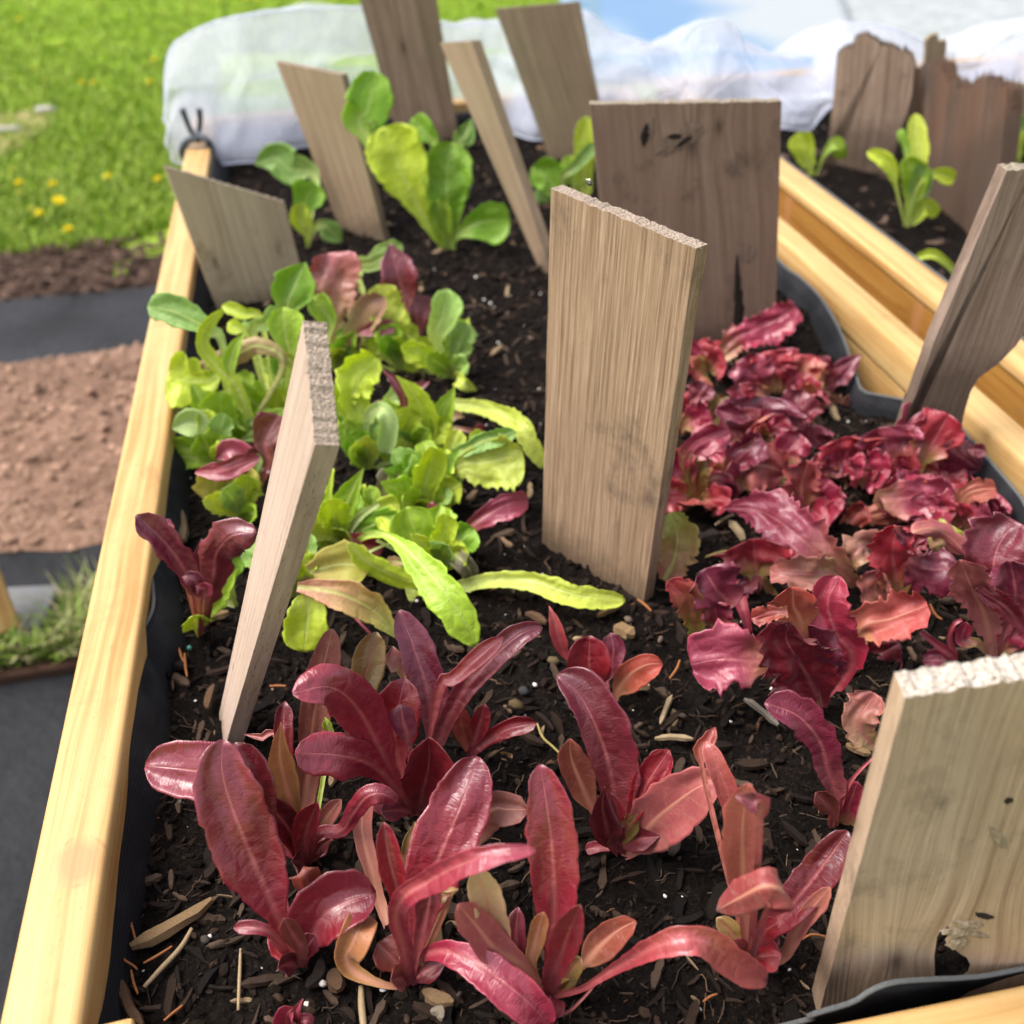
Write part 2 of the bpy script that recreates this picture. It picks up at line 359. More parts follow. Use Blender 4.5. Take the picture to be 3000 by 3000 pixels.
def tarp_mat():
    t = NT('blue_plastic_sheet'); oc = t.obj; sep = t.n('ShaderNodeSeparateXYZ'); t.l(oc, sep.inputs[0])
    n = t.noise(oc, 0.9, 3); f = t.math('ADD', sep.outputs[0], t.math('MULTIPLY', t.math('SUBTRACT', n, 0.5), 1.1))
    g = t.math('ADD', t.math('MULTIPLY', f, 0.55), 0.5)
    c = t.ramp(g, [(0.02, (0.19, 0.27, 0.345)), (0.25, (0.095, 0.185, 0.315)), (0.42, (0.10, 0.19, 0.315)), (0.70, (0.29, 0.315, 0.325))], 'EASE')
    return t.done(t.pbr(c, 0.45, 0.4, t.bump(n, 0.3, 0.05)))
M['tarp'] = tarp_mat()
def net_mat(name, a=0.5, tint=(0.75, 0.78, 0.89)):
    t = NT(name); oc = t.obj
    n = t.noise(oc, 6.0, 4, 0.6)
    wr = t.noise(t.map(oc, (60.0, 18.0, 14.0)), 1.0, 5, 0.62, 1.2)
    nb = t.bump(wr, 0.8, 0.012)
    d = t.n('ShaderNodeBsdfDiffuse', inp={'Normal': nb, 'Color': (tint[0], tint[1], tint[2], 1)}); tr = t.n('ShaderNodeBsdfTranslucent', inp={'Color': (tint[0], tint[1], tint[2], 1)})
    m1 = t.n('ShaderNodeMixShader', inp={0: 0.5}); t.l(d.outputs[0], m1.inputs[1]); t.l(tr.outputs[0], m1.inputs[2])
    tp = t.n('ShaderNodeBsdfTransparent'); m2 = t.n('ShaderNodeMixShader'); t.l(tp.outputs[0], m2.inputs[1]); t.l(m1.outputs[0], m2.inputs[2])
    t.l(t.math('ADD', a - 0.17, t.math('ADD', t.math('MULTIPLY', n, 0.14), t.math('MULTIPLY', wr, 0.22)), clamp=True), m2.inputs[0])
    return t.done(m2.outputs[0])
M['net'] = net_mat('white_netting', 0.41)
M['net_hem'] = net_mat('netting_hem', 0.7, (0.80, 0.83, 0.94))
def plain(name, col, rough=0.5, spec=0.4, ns=200.0, bd=0.0003, var=0.25):
    t = NT(name); n = t.noise(t.obj, ns, 4, 0.6)
    c = t.mix(t.math('MULTIPLY', n, var), col, tuple(k * 0.45 for k in col))
    return t.done(t.pbr(c, rough, spec, t.bump(n, 0.4, bd)))
M['clamp'] = plain('dark_plastic', (0.05, 0.06, 0.07), 0.45)
M['clamp_pad'] = plain('clamp_pad', (0.5, 0.28, 0.22), 0.6)
M['paver'] = plain('concrete_paver', (0.20, 0.205, 0.21), 0.9, 0.2, 40.0, 0.004, 0.6)
M['stone'] = plain('pale_stone', (0.42, 0.39, 0.36), 0.9, 0.2, 30.0, 0.004, 0.6)
M['bead'] = plain('bead', (0.05, 0.22, 0.16), 0.4)
M['perlite'] = plain('perlite', (0.75, 0.70, 0.64), 0.9, 0.2, 600.0, 0.0006, 0.3)
M['pebble'] = attr_mat('pebble', 0.9, 0.08, 500.0)
M['edging'] = plain('edging_board', (0.07, 0.035, 0.022), 0.85, 0.2, 60.0, 0.002, 0.6)
M['drygrass'] = plain('dry_ground', (0.42, 0.34, 0.17), 0.95, 0.1, 12.0, 0.02, 0.5)
M['fly'] = plain('fly_body', (0.03, 0.028, 0.02), 0.4)
M['pine'] = pine_mat('pine_rail', (), 0.3)
M['pine_left'] = pine_mat('pine_left_rail', ((-0.735, 0.017),), 1.7)
M['pine_shade'] = pine_mat('pine_wall_shaded', ((-0.15, 0.012), (0.25, 0.014)), 5.1, (0.34, 0.175, 0.04), (0.29, 0.13, 0.026), (0.21, 0.08, 0.015))  # darker orange copy of the pine, with the wall's shade in its colour
# ---------------------------------------------------------------- ground and what lies on it
ZG = -0.72
def sheet(name, pts, z, mat, n=1, amp=0.0, kind='structure'):
    bm = bmesh.new(); vs = [bm.verts.new((p[0], p[1], z)) for p in pts]; bm.faces.new(vs)
    if n > 1:
        bmesh.ops.subdivide_edges(bm, edges=bm.edges[:], cuts=n, use_grid_fill=True)
        for v in bm.verts: v.co.z += amp * (nz(v.co.x * 1.3, v.co.y * 1.3, 3.0) + 0.6 * nz(v.co.x * 4, v.co.y * 4, 1.0))
    o = bm_obj(name, bm, mat, None, True); o['kind'] = kind; return o
sheet('lawn', [(-90, -30), (90, -30), (90, 150), (-90, 150)], ZG, M['lawn'])
g = lambda x, y: at(x, y, ZG)
A0, A1 = g(0, 752), g(480, 702)                       # lawn edge
def row(p, q, x0=-4.0, x1=3.0):
    d = (q.y - p.y) / (q.x - p.x); return (x0, p.y + d * (x0 - p.x)), (x1, p.y + d * (x1 - p.x))
r0 = row(A0, A1); r1 = row(g(0, 893), g(460, 848)); r2 = row(g(0, 1090), g(400, 1030)); r3 = row(g(0, 1642), g(290, 1608)); r4 = row(g(0, 1850), g(230, 1825)); r5 = row(g(0, 2010), g(215, 1975))
sheet('mulch_strip', [r1[0], r1[1], r0[1], r0[0]], ZG + 0.004, M['mulch'], 60, 0.02)
sheet('landscape_fabric', [(-4, -1.5), (3, -1.5), r1[1], r1[0]], ZG + 0.012, M['weed'], 40, 0.008)
# the heap of red earth between two runs of fabric
def heap():
    nx, ny = 150, 110; V = []; F = []; x0, x1 = -2.2, 0.2
    for j in range(ny):
        for i in range(nx):
            x = x0 + (x1 - x0) * i / (nx - 1); t = j / (ny - 1)
            ya = r3[0][1] + (r3[1][1] - r3[0][1]) * (x + 4) / 7; yb = r2[0][1] + (r2[1][1] - r2[0][1]) * (x + 4) / 7
            y = ya + (yb - ya) * t; e = min(1, min(t, 1 - t) * 5.0)
            h = 0.06 * math.sin(math.pi * t) ** 0.7 + e * (0.035 * nz(x * 7, y * 7) + 0.022 * abs(nz(x * 22, y * 22, 4)) + 0.012 * nz(x * 60, y * 60, 7))
            V.append((x + 0.04 * nz(y * 9, x * 3), y + (0.05 * nz(x * 6, 5.0) if j in (0, ny - 1) else 0), ZG + 0.016 + max(-0.01, h)))
    for j in range(ny - 1):
        for i in range(nx - 1): F.append((j * nx + i, j * nx + i + 1, (j + 1) * nx + i + 1, (j + 1) * nx + i))
    o = link('earth_heap', mesh('earth_heap', V, F, True), M['mound']); o['kind'] = 'structure'
    return V
HEAP = heap()
def lump(c, s, seed, el=1.0):
    """irregular pebble: verts, faces"""
    bm = bmesh.new(); bmesh.ops.create_icosphere(bm, subdivisions=1, radius=1)
    rnd = random.Random(seed); q = Matrix.Rotation(rnd.random() * 6.3, 3, 'Z') @ Matrix.Rotation(rnd.random() * 0.6, 3, 'X')
    sc = Vector((s * el, s * (0.6 + 0.4 * rnd.random()), s * (0.45 + 0.35 * rnd.random())))
    V = []
    for v in bm.verts:
        k = 0.78 + 0.5 * rnd.random(); V.append(Vector(c) + q @ Vector((v.co.x * sc.x * k, v.co.y * sc.y * k, v.co.z * sc.z * k)))
    F = [tuple(x.index for x in f.verts) for f in bm.faces]; bm.free(); return V, F
def gather(name, items, mat, smooth=False):
    V = []; F = []; C = []
    for (v, f, c) in items:
        o = len(V); V += v; F += [tuple(i + o for i in q) for q in f]; C += [c] * len(v)
    return link(name, mesh(name, V, F, smooth, C), mat)
cl = []
for i in range(2600):
    p = HEAP[random.randrange(len(HEAP))]; s = 0.004 + 0.013 * random.random() ** 2.5
    k = 0.75 + 0.5 * random.random(); cl.append((*lump((p[0], p[1], p[2] + s * 0.2), s, i), (0.33 * k, 0.21 * k, 0.15 * k)))
o = gather('earth_clods', cl, M['pebble']); o['kind'] = 'stuff'
cl = []
for i in range(1800):
    t = random.random(); x = -2.0 + 2.6 * random.random(); ya = r1[0][1] + (r1[1][1] - r1[0][1]) * (x + 4) / 7; yb = r0[0][1] + (r0[1][1] - r0[0][1]) * (x + 4) / 7
    k = 0.4 + random.random(); cl.append((*lump((x, ya + (yb - ya) * t, ZG + 0.022), 0.005 + 0.009 * random.random() ** 2, i, 1.8), (0.11 * k, 0.07 * k, 0.052 * k)))
o = gather('mulch_chips', cl, M['pebble']); o['kind'] = 'stuff'

# lawn grass: far more blades than anyone could count
def grass(name, spots, hmin, hmax, cols, wid=0.004, lean=0.5):
    V = []; F = []; C = []
    for (x, y, z) in spots:
        a = random.random() * 6.28; h = hmin + (hmax - hmin) * random.random(); w = wid * (0.6 + 0.8 * random.random())
        dx, dy = math.cos(a), math.sin(a); l = lean * random.random() * h
        o = len(V); b = Vector((x, y, z)); s = Vector((-dy, dx, 0)) * w
        V += [b - s, b + s, b + s * 0.7 + Vector((dx * l * 0.4, dy * l * 0.4, h * 0.6)), b - s * 0.7 + Vector((dx * l * 0.4, dy * l * 0.4, h * 0.6)), b + Vector((dx * l, dy * l, h))]
        F += [(o, o + 1, o + 2, o + 3), (o + 3, o + 2, o + 4)]
        c = random.choice(cols); k = 0.75 + 0.5 * random.random(); c = (c[0] * k, c[1] * k, c[2] * k); C += [c] * 5
    o = link(name, mesh(name, V, F, False, C), M['blade']); o['kind'] = 'stuff'; return o
sp = []
while len(sp) < 60000:
    px = random.uniform(-60, 1760); py = random.uniform(-260, 760)
    if px > 640 and py > 160: continue
    p = at(px, py, ZG)
    ye = r0[0][1] + (r0[1][1] - r0[0][1]) * (p.x + 4) / 7
    if p.y < ye - 0.02 or nz(p.x * 1.1, p.y * 1.1, 8) < -0.35: continue
    sp.append((p.x, p.y, ZG))
grass('lawn_grass', sp, 0.018, 0.045, [(0.20, 0.32, 0.015), (0.27, 0.385, 0.025), (0.14, 0.26, 0.012), (0.33, 0.40, 0.06)], 0.0034, 1.2)
sp = []
for i in range(6500):
    t = random.random(); x = random.uniform(-1.25, -0.25); ya = r5[0][1] + (r5[1][1] - r5[0][1]) * (x + 4) / 7; yb = r4[0][1] + (r4[1][1] - r4[0][1]) * (x + 4) / 7
    yy = ya + 0.02 + (yb - ya) * t; pv = g(105, 1840)
    if abs(x - pv.x + 0.03) < 0.10 and yy > pv.y - 0.10: continue
    sp.append((x, yy, ZG + 0.01))
grass('grass_tuft', sp, 0.035, 0.10, [(0.14, 0.26, 0.03), (0.24, 0.36, 0.05), (0.38, 0.40, 0.16), (0.44, 0.40, 0.22)], 0.003, 1.3)
b0 = Vector((r5[0][0], r5[0][1], ZG + 0.02)); b1 = Vector((r5[1][0], r5[1][1], ZG + 0.02))
o = beam('edging_board', b0.lerp(b1, 0.38), b0.lerp(b1, 0.57), 0.02, 0.02, M['edging']); tag(o, 'dark brown edging board along the grass tufts beside the planter', 'edging')
# dry patch and stones on the lawn
sheet('dry_patch', [tuple(g(x, y))[:2] for x, y in ((-40, 480), (60, 440), (120, 395), (165, 350), (120, 330), (50, 335), (-40, 345))], ZG + 0.006, M['drygrass'], 6, 0.02)
def stone(name, c, s, label, mat, sq=0.5):
    bm = bmesh.new(); bmesh.ops.create_icosphere(bm, subdivisions=3, radius=1)
    for v in bm.verts:
        k = 1 + 0.25 * nz(v.co.x * 1.5 + c[0], v.co.y * 1.5, v.co.z * 1.5); v.co = Vector((v.co.x * s[0] * k, v.co.y * s[1] * k, v.co.z * s[2] * k)) + Vector(c)
    return tag(bm_obj(name, bm, mat, None, True, Vector(c)), label, 'stone')
p = g(135, 335); stone('garden_stone', (p.x, p.y, ZG + 0.02), (0.05, 0.03, 0.018), 'pale flat stone at the tip of the dry patch on the lawn', M['stone'])
p = g(20, 395); stone('garden_stone', (p.x, p.y, ZG + 0.02), (0.08, 0.02, 0.018), 'long greyish stone lying in the dry patch of the lawn', M['stone'])
# grey paver carrying the foot of a yellow post at the left edge
p = g(105, 1840); bm = bmesh.new(); box_bm(bm, (p.x - 0.03, p.y, ZG + 0.03), (0.15, 0.12, 0.06), Matrix.Rotation(R(-8), 3, 'Z'), 0.008)
tag(bm_obj('concrete_paver', bm, M['paver'], None, False, (p.x, p.y, ZG)), 'small grey concrete block among grass under the yellow post foot', 'paver')
p = at(-5, 1850, ZG + 0.06); q = atd(-160, 1450, depth(p) - 0.06)
o = beam('timber_post', p + (p - q).normalized() * 0.0, p + (q - p) * 2.0, 0.075, 0.06, M['pine']); tag(o, 'yellow pine post foot standing on the grey block at left edge', 'post')

# dandelions
def dandelion(px, py, s=1.0, pale=False):
    p = g(px, py); r = 0.017 * s
    t = empty('dandelion', p, 'yellow dandelion head open among the lawn grass', 'dandelion', 'dandelions scattered over the lawn')
    h = 0.06; V = []; F = []; C = []
    for k in range(46):
        a = k * 2.4; rr = r * (0.25 + 0.75 * (k / 45) ** 0.5); z = h + 0.012 * (1 - (k / 45)); dx, dy = math.cos(a), math.sin(a); w = r * 0.17
        o = len(V); V += [Vector((dx * rr * .15 - dy * w, dy * rr * .15 + dx * w, h)), Vector((dx * rr * .15 + dy * w, dy * rr * .15 - dx * w, h)), Vector((dx * rr + dy * w, dy * rr - dx * w, z)), Vector((dx * rr - dy * w, dy * rr + dx * w, z))]
        F.append((o, o + 1, o + 2, o + 3)); c = (0.92, 0.78, 0.01) if not pale else (0.66, 0.68, 0.12); C += [c] * 4
    link('flower_head', mesh('flower_head', V, F, False, C), M['flower'], t)
    v, f = tube([Vector((0, 0, 0)), Vector((0.004, 0, 0.03)), Vector((0, 0, h))], 0.0025, 6)
    link('stem', mesh('stem', v, f, True, [(0.2, 0.3, 0.05)] * len(v)), M['flower'], t)
for q in ((64, 86, 1.2), (458, 210, 1.2), (446, 278, 1.1), (648, 22, 1.5), (142, 270, .9), (248, 280, 1.), (283, 281, 1.), (70, 583, 1.1), (73, 612, .9), (168, 587, 1.1), (327, 564, 1.), (183, 634, 1.3), (194, 642, 1.1), (130, 675, 1.1), (108, 663, .9), (215, 723, 1.1), (51, 545, .8), (472, 573, 1.), (4, 125, 1.), (728, 24, 1.6), (745, 18, 1.6), (758, 26, 1.3), (570, 55, .9), (545, 30, .9), (482, 64, .9), (434, 225, .8), (180, 165, .8), (296, 38, .9), (450, 5, 1.), (1385, 12, 1.2), (110, 235, .8)):
    dandelion(q[0], q[1], q[2], q[2] < 0.95)

# pale gravel and a blue sheet beyond the planters
sheet('gravel_path', [(g(1655, 60).x, 3.4), (9, 3.4), (22, 60), (g(1600, -300).x + 1.5, 40), tuple(g(1590, -120))[:2]], ZG + 0.008, M['gravel'], 3, 0.0)
pts = [g(1640, 250), g(2560, 235), g(2440, -75), g(1640, -80)]
bm = bmesh.new(); cx = sum((p.x for p in pts)) / 4; cy = sum((p.y for p in pts)) / 4
vs = [bm.verts.new((p.x, p.y, ZG + 0.02)) for p in pts]; bm.faces.new(vs); bmesh.ops.subdivide_edges(bm, edges=bm.edges[:], cuts=24, use_grid_fill=True)
for v in bm.verts: v.co.z += 0.004 * nz(v.co.x * 1.5, v.co.y * 1.5)
r = bmesh.ops.extrude_face_region(bm, geom=bm.faces[:]); bmesh.ops.translate(bm, verts=[x for x in r['geom'] if isinstance(x, bmesh.types.BMVert)], vec=(0, 0, 0.004)); bmesh.ops.recalc_face_normals(bm, faces=bm.faces[:])
tag(bm_obj('plastic_sheet', bm, M['tarp'], None, True, Vector((cx, cy, ZG))), 'blue plastic sheet fading to white, spread on pale ground beyond the netting', 'sheet')

# ---------------------------------------------------------------- the raised planter and its neighbour
ZR = 0.05; ZB = -0.33
pl = empty('raised_planter', (0.21, 1.15, ZG), 'yellow pine raised planter full of red and green lettuces', 'planter')
beam('rail', (-0.2, 0.20, ZR - 0.0215), (-0.2, 2.12, ZR - 0.0215), 0.043, 0.043, M['pine_left'], pl, 0.0048)
beam('rail', (0.624, 0.20, ZR - 0.0215), (0.624, 2.12, ZR - 0.0215), 0.036, 0.043, M['pine'], pl, 0.006)
beam('rail', (-0.178, 0.228, ZR - 0.0215), (0.604, 0.226, ZR - 0.0215), 0.036, 0.043, M['pine'], pl, 0.006)
beam('rail', (-0.178, 2.10, ZR - 0.0215), (0.604, 2.10, ZR - 0.0215), 0.036, 0.043, M['pine'], pl, 0.006)
def wall(name, a, b, ztop, zbot, slant, mat, parent):
    """boarded side from a to b, three boards high, slanting in below"""
    a = Vector(a); b = Vector(b); y = (b - a).normalized(); nrm = Vector((y.y, -y.x, 0)); bm = bmesh.new(); k = 3; L = (b - a).length
    for i in range(k):
        z1 = ztop - (ztop - zbot) * i / k; z0 = ztop - (ztop - zbot) * (i + 1) / k + 0.004
        vs = []
        for (s, z) in ((0, z0), (0, z1)):
            for e in (0.0, 0.016):
                off = slant * (ztop - z); vs.append((-L / 2, off + e, z)); vs.append((L / 2, off + e, z))
        q = [bm.verts.new((p[1], p[0], p[2])) for p in vs]
        for f in ((0, 1, 5, 4), (2, 6, 7, 3), (0, 4, 6, 2), (1, 3, 7, 5), (4, 5, 7, 6), (0, 2, 3, 1)): bm.faces.new([q[i] for i in f])
    bmesh.ops.recalc_face_normals(bm, faces=bm.faces[:])
    o = bm_obj(name, bm, mat); o.matrix_world = Matrix.Translation((a + b) / 2) @ Matrix((nrm, y, Vector((0, 0, 1)))).transposed().to_4x4()
    o.parent = parent; o.matrix_parent_inverse = Matrix.Translation(parent.location).inverted(); return o
wall('side_wall', (-0.214, 0.24, 0), (-0.214, 2.08, 0), ZR - 0.046, ZB, 0.35, M['pine_shade'], pl)
wall('side_wall', (0.624, 2.08, 0), (0.624, 0.24, 0), ZR - 0.0445, ZB, 0.0, M['pine'], pl)
wall('end_wall', (0.6, 0.214, 0), (-0.17, 0.214, 0), ZR - 0.046, ZB, 0.0, M['pine_shade'], pl)
wall('end_wall', (-0.17, 2.114, 0), (0.6, 2.114, 0), ZR - 0.046, ZB, 0.0, M['pine_shade'], pl)
bm = bmesh.new(); box_bm(bm, (-0.164, 0.2855, ZR - 0.017), (0.029, 0.068, 0.036), Matrix.Rotation(R(3), 3, 'Z'), 0.003)
o = bm_obj('corner_block', bm, M['pine'], pl, False, None); o.matrix_parent_inverse = Matrix.Translation(pl.location).inverted()
for (x, y) in ((-0.1, 0.26), (0.52, 0.26), (-0.1, 2.06), (0.52, 2.06)):
    beam('leg', (x + (0.05 if x < 0 else -0.05), y, ZB + 0.02), (x, y, ZG), 0.06, 0.045, M['pine'], pl, 0.004)
nb = empty('raised_planter', (1.12, 1.5, ZG), 'second yellow pine planter standing close beside, with pale green seedlings', 'planter')
beam('rail', (0.727, 0.3, ZR - 0.0075), (0.727, 2.16, ZR - 0.0075), 0.043, 0.015, M['pine'], nb, 0.004)
beam('rail', (1.52, 0.3, ZR - 0.0215), (1.52, 2.16, ZR - 0.0215), 0.043, 0.043, M['pine'], nb, 0.006)
beam('rail', (0.75, 2.14, ZR - 0.0215), (1.497, 2.14, ZR - 0.0215), 0.036, 0.043, M['pine'], nb, 0.006)
beam('rail', (0.75, 0.32, ZR - 0.0215), (1.497, 0.32, ZR - 0.0215), 0.036, 0.043, M['pine'], nb, 0.006)
wall('side_wall', (0.7085, 0.3, 0), (0.7085, 2.14, 0), ZR - 0.0155, ZB, 0.0, M['pine_shade'], nb)
wall('side_wall', (1.53, 2.14, 0), (1.53, 0.3, 0), ZR - 0.0455, ZB, 0.0, M['pine_shade'], nb)
for (x, y) in ((0.76, 0.36), (1.48, 0.36), (0.76, 2.1), (1.48, 2.1)):
    beam('leg', (x, y, ZB + 0.02), (x, y, ZG), 0.06, 0.045, M['pine'], nb, 0.004)

# ---------------------------------------------------------------- soil
def soilz(x, y): return 0.006 * nz(x * 9, y * 9, 2.2) + 0.006 * nz(x * 28, y * 28, 5.1) + 0.0055 * abs(nz(x * 70, y * 70, 1.3)) + 0.0032 * nz(x * 170, y * 170) - 0.0042
RL = []                                                   # course of the right liner's foot: (y, x)
def rl_x(y):
    for i in range(len(RL) - 1):
        if RL[i][0] <= y <= RL[i + 1][0]: return RL[i][1] + (RL[i + 1][1] - RL[i][1]) * (y - RL[i][0]) / max(1e-6, RL[i + 1][0] - RL[i][0])
    return 9.0
rt = [(3040, 1530), (3000, 1475), (2960, 1425), (2880, 1332), (2800, 1245), (2740, 1202), (2660, 1178), (2600, 1166), (2530, 1150), (2510, 1110), (2480, 1020), (2450, 950), (2400, 870), (2340, 812), (2285, 770)]
RT = [at(x, y, 0.02 if 2450 < x < 2760 else 0.032) for x, y in rt]
RL = sorted([(p.y, p.x) for p in RT])
def soil(name, x0, x1, y0, y1, step):
    nx = int((x1 - x0) / step); ny = int((y1 - y0) / step); V = []; F = []
    for j in range(ny + 1):
        for i in range(nx + 1):
            x = x0 + (x1 - x0) * i / nx; y = y0 + (y1 - y0) * j / ny; V.append((x, y, soilz(x, y) if x < rl_x(y) + 0.0015 or x > 0.7 else -0.09))
    for j in range(ny):
        for i in range(nx): a = j * (nx + 1) + i; F.append((a, a + 1, a + nx + 2, a + nx + 1))
    o = link(name, mesh(name, V, F, True), M['soil']); o['kind'] = 'structure'; return o
soil('soil', -0.186, 0.606, 0.24, 2.09, 0.003)
soil('neighbour_soil', 0.745, 1.505, 0.34, 2.12, 0.005)

# ---------------------------------------------------------------- liners
def liner(name, top, zb, inward, label, th=0.0016, foot=0.006):
    """felt band: top edge polyline (3D), hanging down to the soil; inward: step of the foot into the bed"""
    t = empty(name, Vector(top[0]), label, 'liner'); loc = Vector(top[0])
    P, L = cr([Vector(p) for p in top], max(30, int(len(top) * 9)))
    V = []; F = []; k = 6; n = len(P)
    for side in (0, 1):
        for i, p in enumerate(P):
            for j in range(k):
                f = j / (k - 1); d = (P[min(i + 1, n - 1)] - P[max(i - 1, 0)]); d.z = 0; d.normalize(); nn = Vector((d.y, -d.x, 0)) * inward
                q = Vector((p.x, p.y, p.z + (zb - p.z) * f)) + nn * (foot * f + 0.004 * math.sin(f * 3.1) + th * side + 0.0015 * nz(p.x * 30, p.y * 30, f * 2)); V.append(q)
    o_ = n * k
    for i in range(n - 1):
        for j in range(k - 1):
            a = i * k + j; F.append((a, a + 1, a + k + 1, a + k)); F.append((o_ + a, o_ + a + k, o_ + a + k + 1, o_ + a + 1))
        F.append((i * k, (i + 1) * k, o_ + (i + 1) * k, o_ + i * k))
    link('felt', mesh('felt', V, F, True, None, None, loc), M['liner'], t)
    v, f = tube([p + Vector((0, 0, 0.0012)) for p in P], 0.0016, 6)
    link('piping', mesh('piping', v, f, True, None, None, loc), M['piping'], t)
    st = [(*lump(p.lerp(P[i + 1], k / 4) + Vector((0, 0, 0.0026)), 0.0008, i * 4 + k), (0.1, 0.1, 0.1)) for i, p in enumerate(P[:-1]) for k in range(4)] if name == 'fabric_liner' else []
    if st:
        V = []; F = []
        for (v, f, c) in st: o2 = len(V); V += v; F += [tuple(i + o2 for i in q) for q in f]
        link('stitching', mesh('stitching', V, F, True, None, None, loc), M['piping'], t)
    return t
ZL = 0.035
lt = [(180, 3120), (212, 3010), (214, 2920), (220, 2850), (235, 2750), (258, 2640), (290, 2500), (320, 2330), (365, 2200), (380, 2080), (390, 2000), (388, 1930), (385, 1890), (405, 1860), (430, 1830), (450, 1780), (448, 1720), (435, 1650), (428, 1600), (452, 1500), (470, 1400), (500, 1200), (530, 1050), (560, 850), (590, 650)]
L1 = [at(x, y, ZL) for x, y in lt] + [Vector((-0.176, 1.75, ZL)), Vector((-0.176, 2.06, ZL))]
liner('fabric_liner', L1, -0.012, 1, 'black fabric liner standing along the left rail with stitched edge', foot=0.019)
L2 = [Vector((0.598, 0.27, ZL)), Vector((0.6, 0.5, ZL))] + RT + [Vector((0.596, 1.5, ZL)), Vector((0.596, 2.06, ZL))]
liner('fabric_liner', L2, -0.05, -1, 'black fabric liner sagging along the right rail behind red lettuce')
nt = [(2290, 3010), (2370, 2978), (2430, 2960), (2500, 2938), (2545, 2908), (2590, 2888), (2640, 2878), (2740, 2872), (2840, 2866), (3000, 2840)]
L3 = [at_y(x, y, 0.253) for x, y in nt] + [Vector((0.5, 0.253, 0.045))]
L3 = [Vector((-0.15, 0.253, 0.03)), Vector((0.0, 0.253, 0.03))] + L3
liner('fabric_liner', L3, -0.02, -1, 'black fabric liner wavy behind the near rail and large pale board')
L4 = [Vector((-0.17, 2.07, 0.03)), Vector((0.2, 2.075, 0.03)), Vector((0.59, 2.07, 0.03))]
liner('fabric_liner', L4, -0.012, 1, 'black fabric liner at the far end seen through netting')
nlt = [(2290, 470), (2400, 552), (2500, 628), (2600, 703), (2700, 779), (2807, 860)]
L5 = [Vector((0.756, 0.5, 0.047))] + [at(x, y, 0.049) + Vector((0.004, 0, 0)) for x, y in nlt[::-1]] + [Vector((0.756, 2.1, 0.047)), Vector((0.756, 2.11, 0.047))]
liner('fabric_liner', L5, -0.012, -1, 'black fabric liner edge along the rail of the second planter')

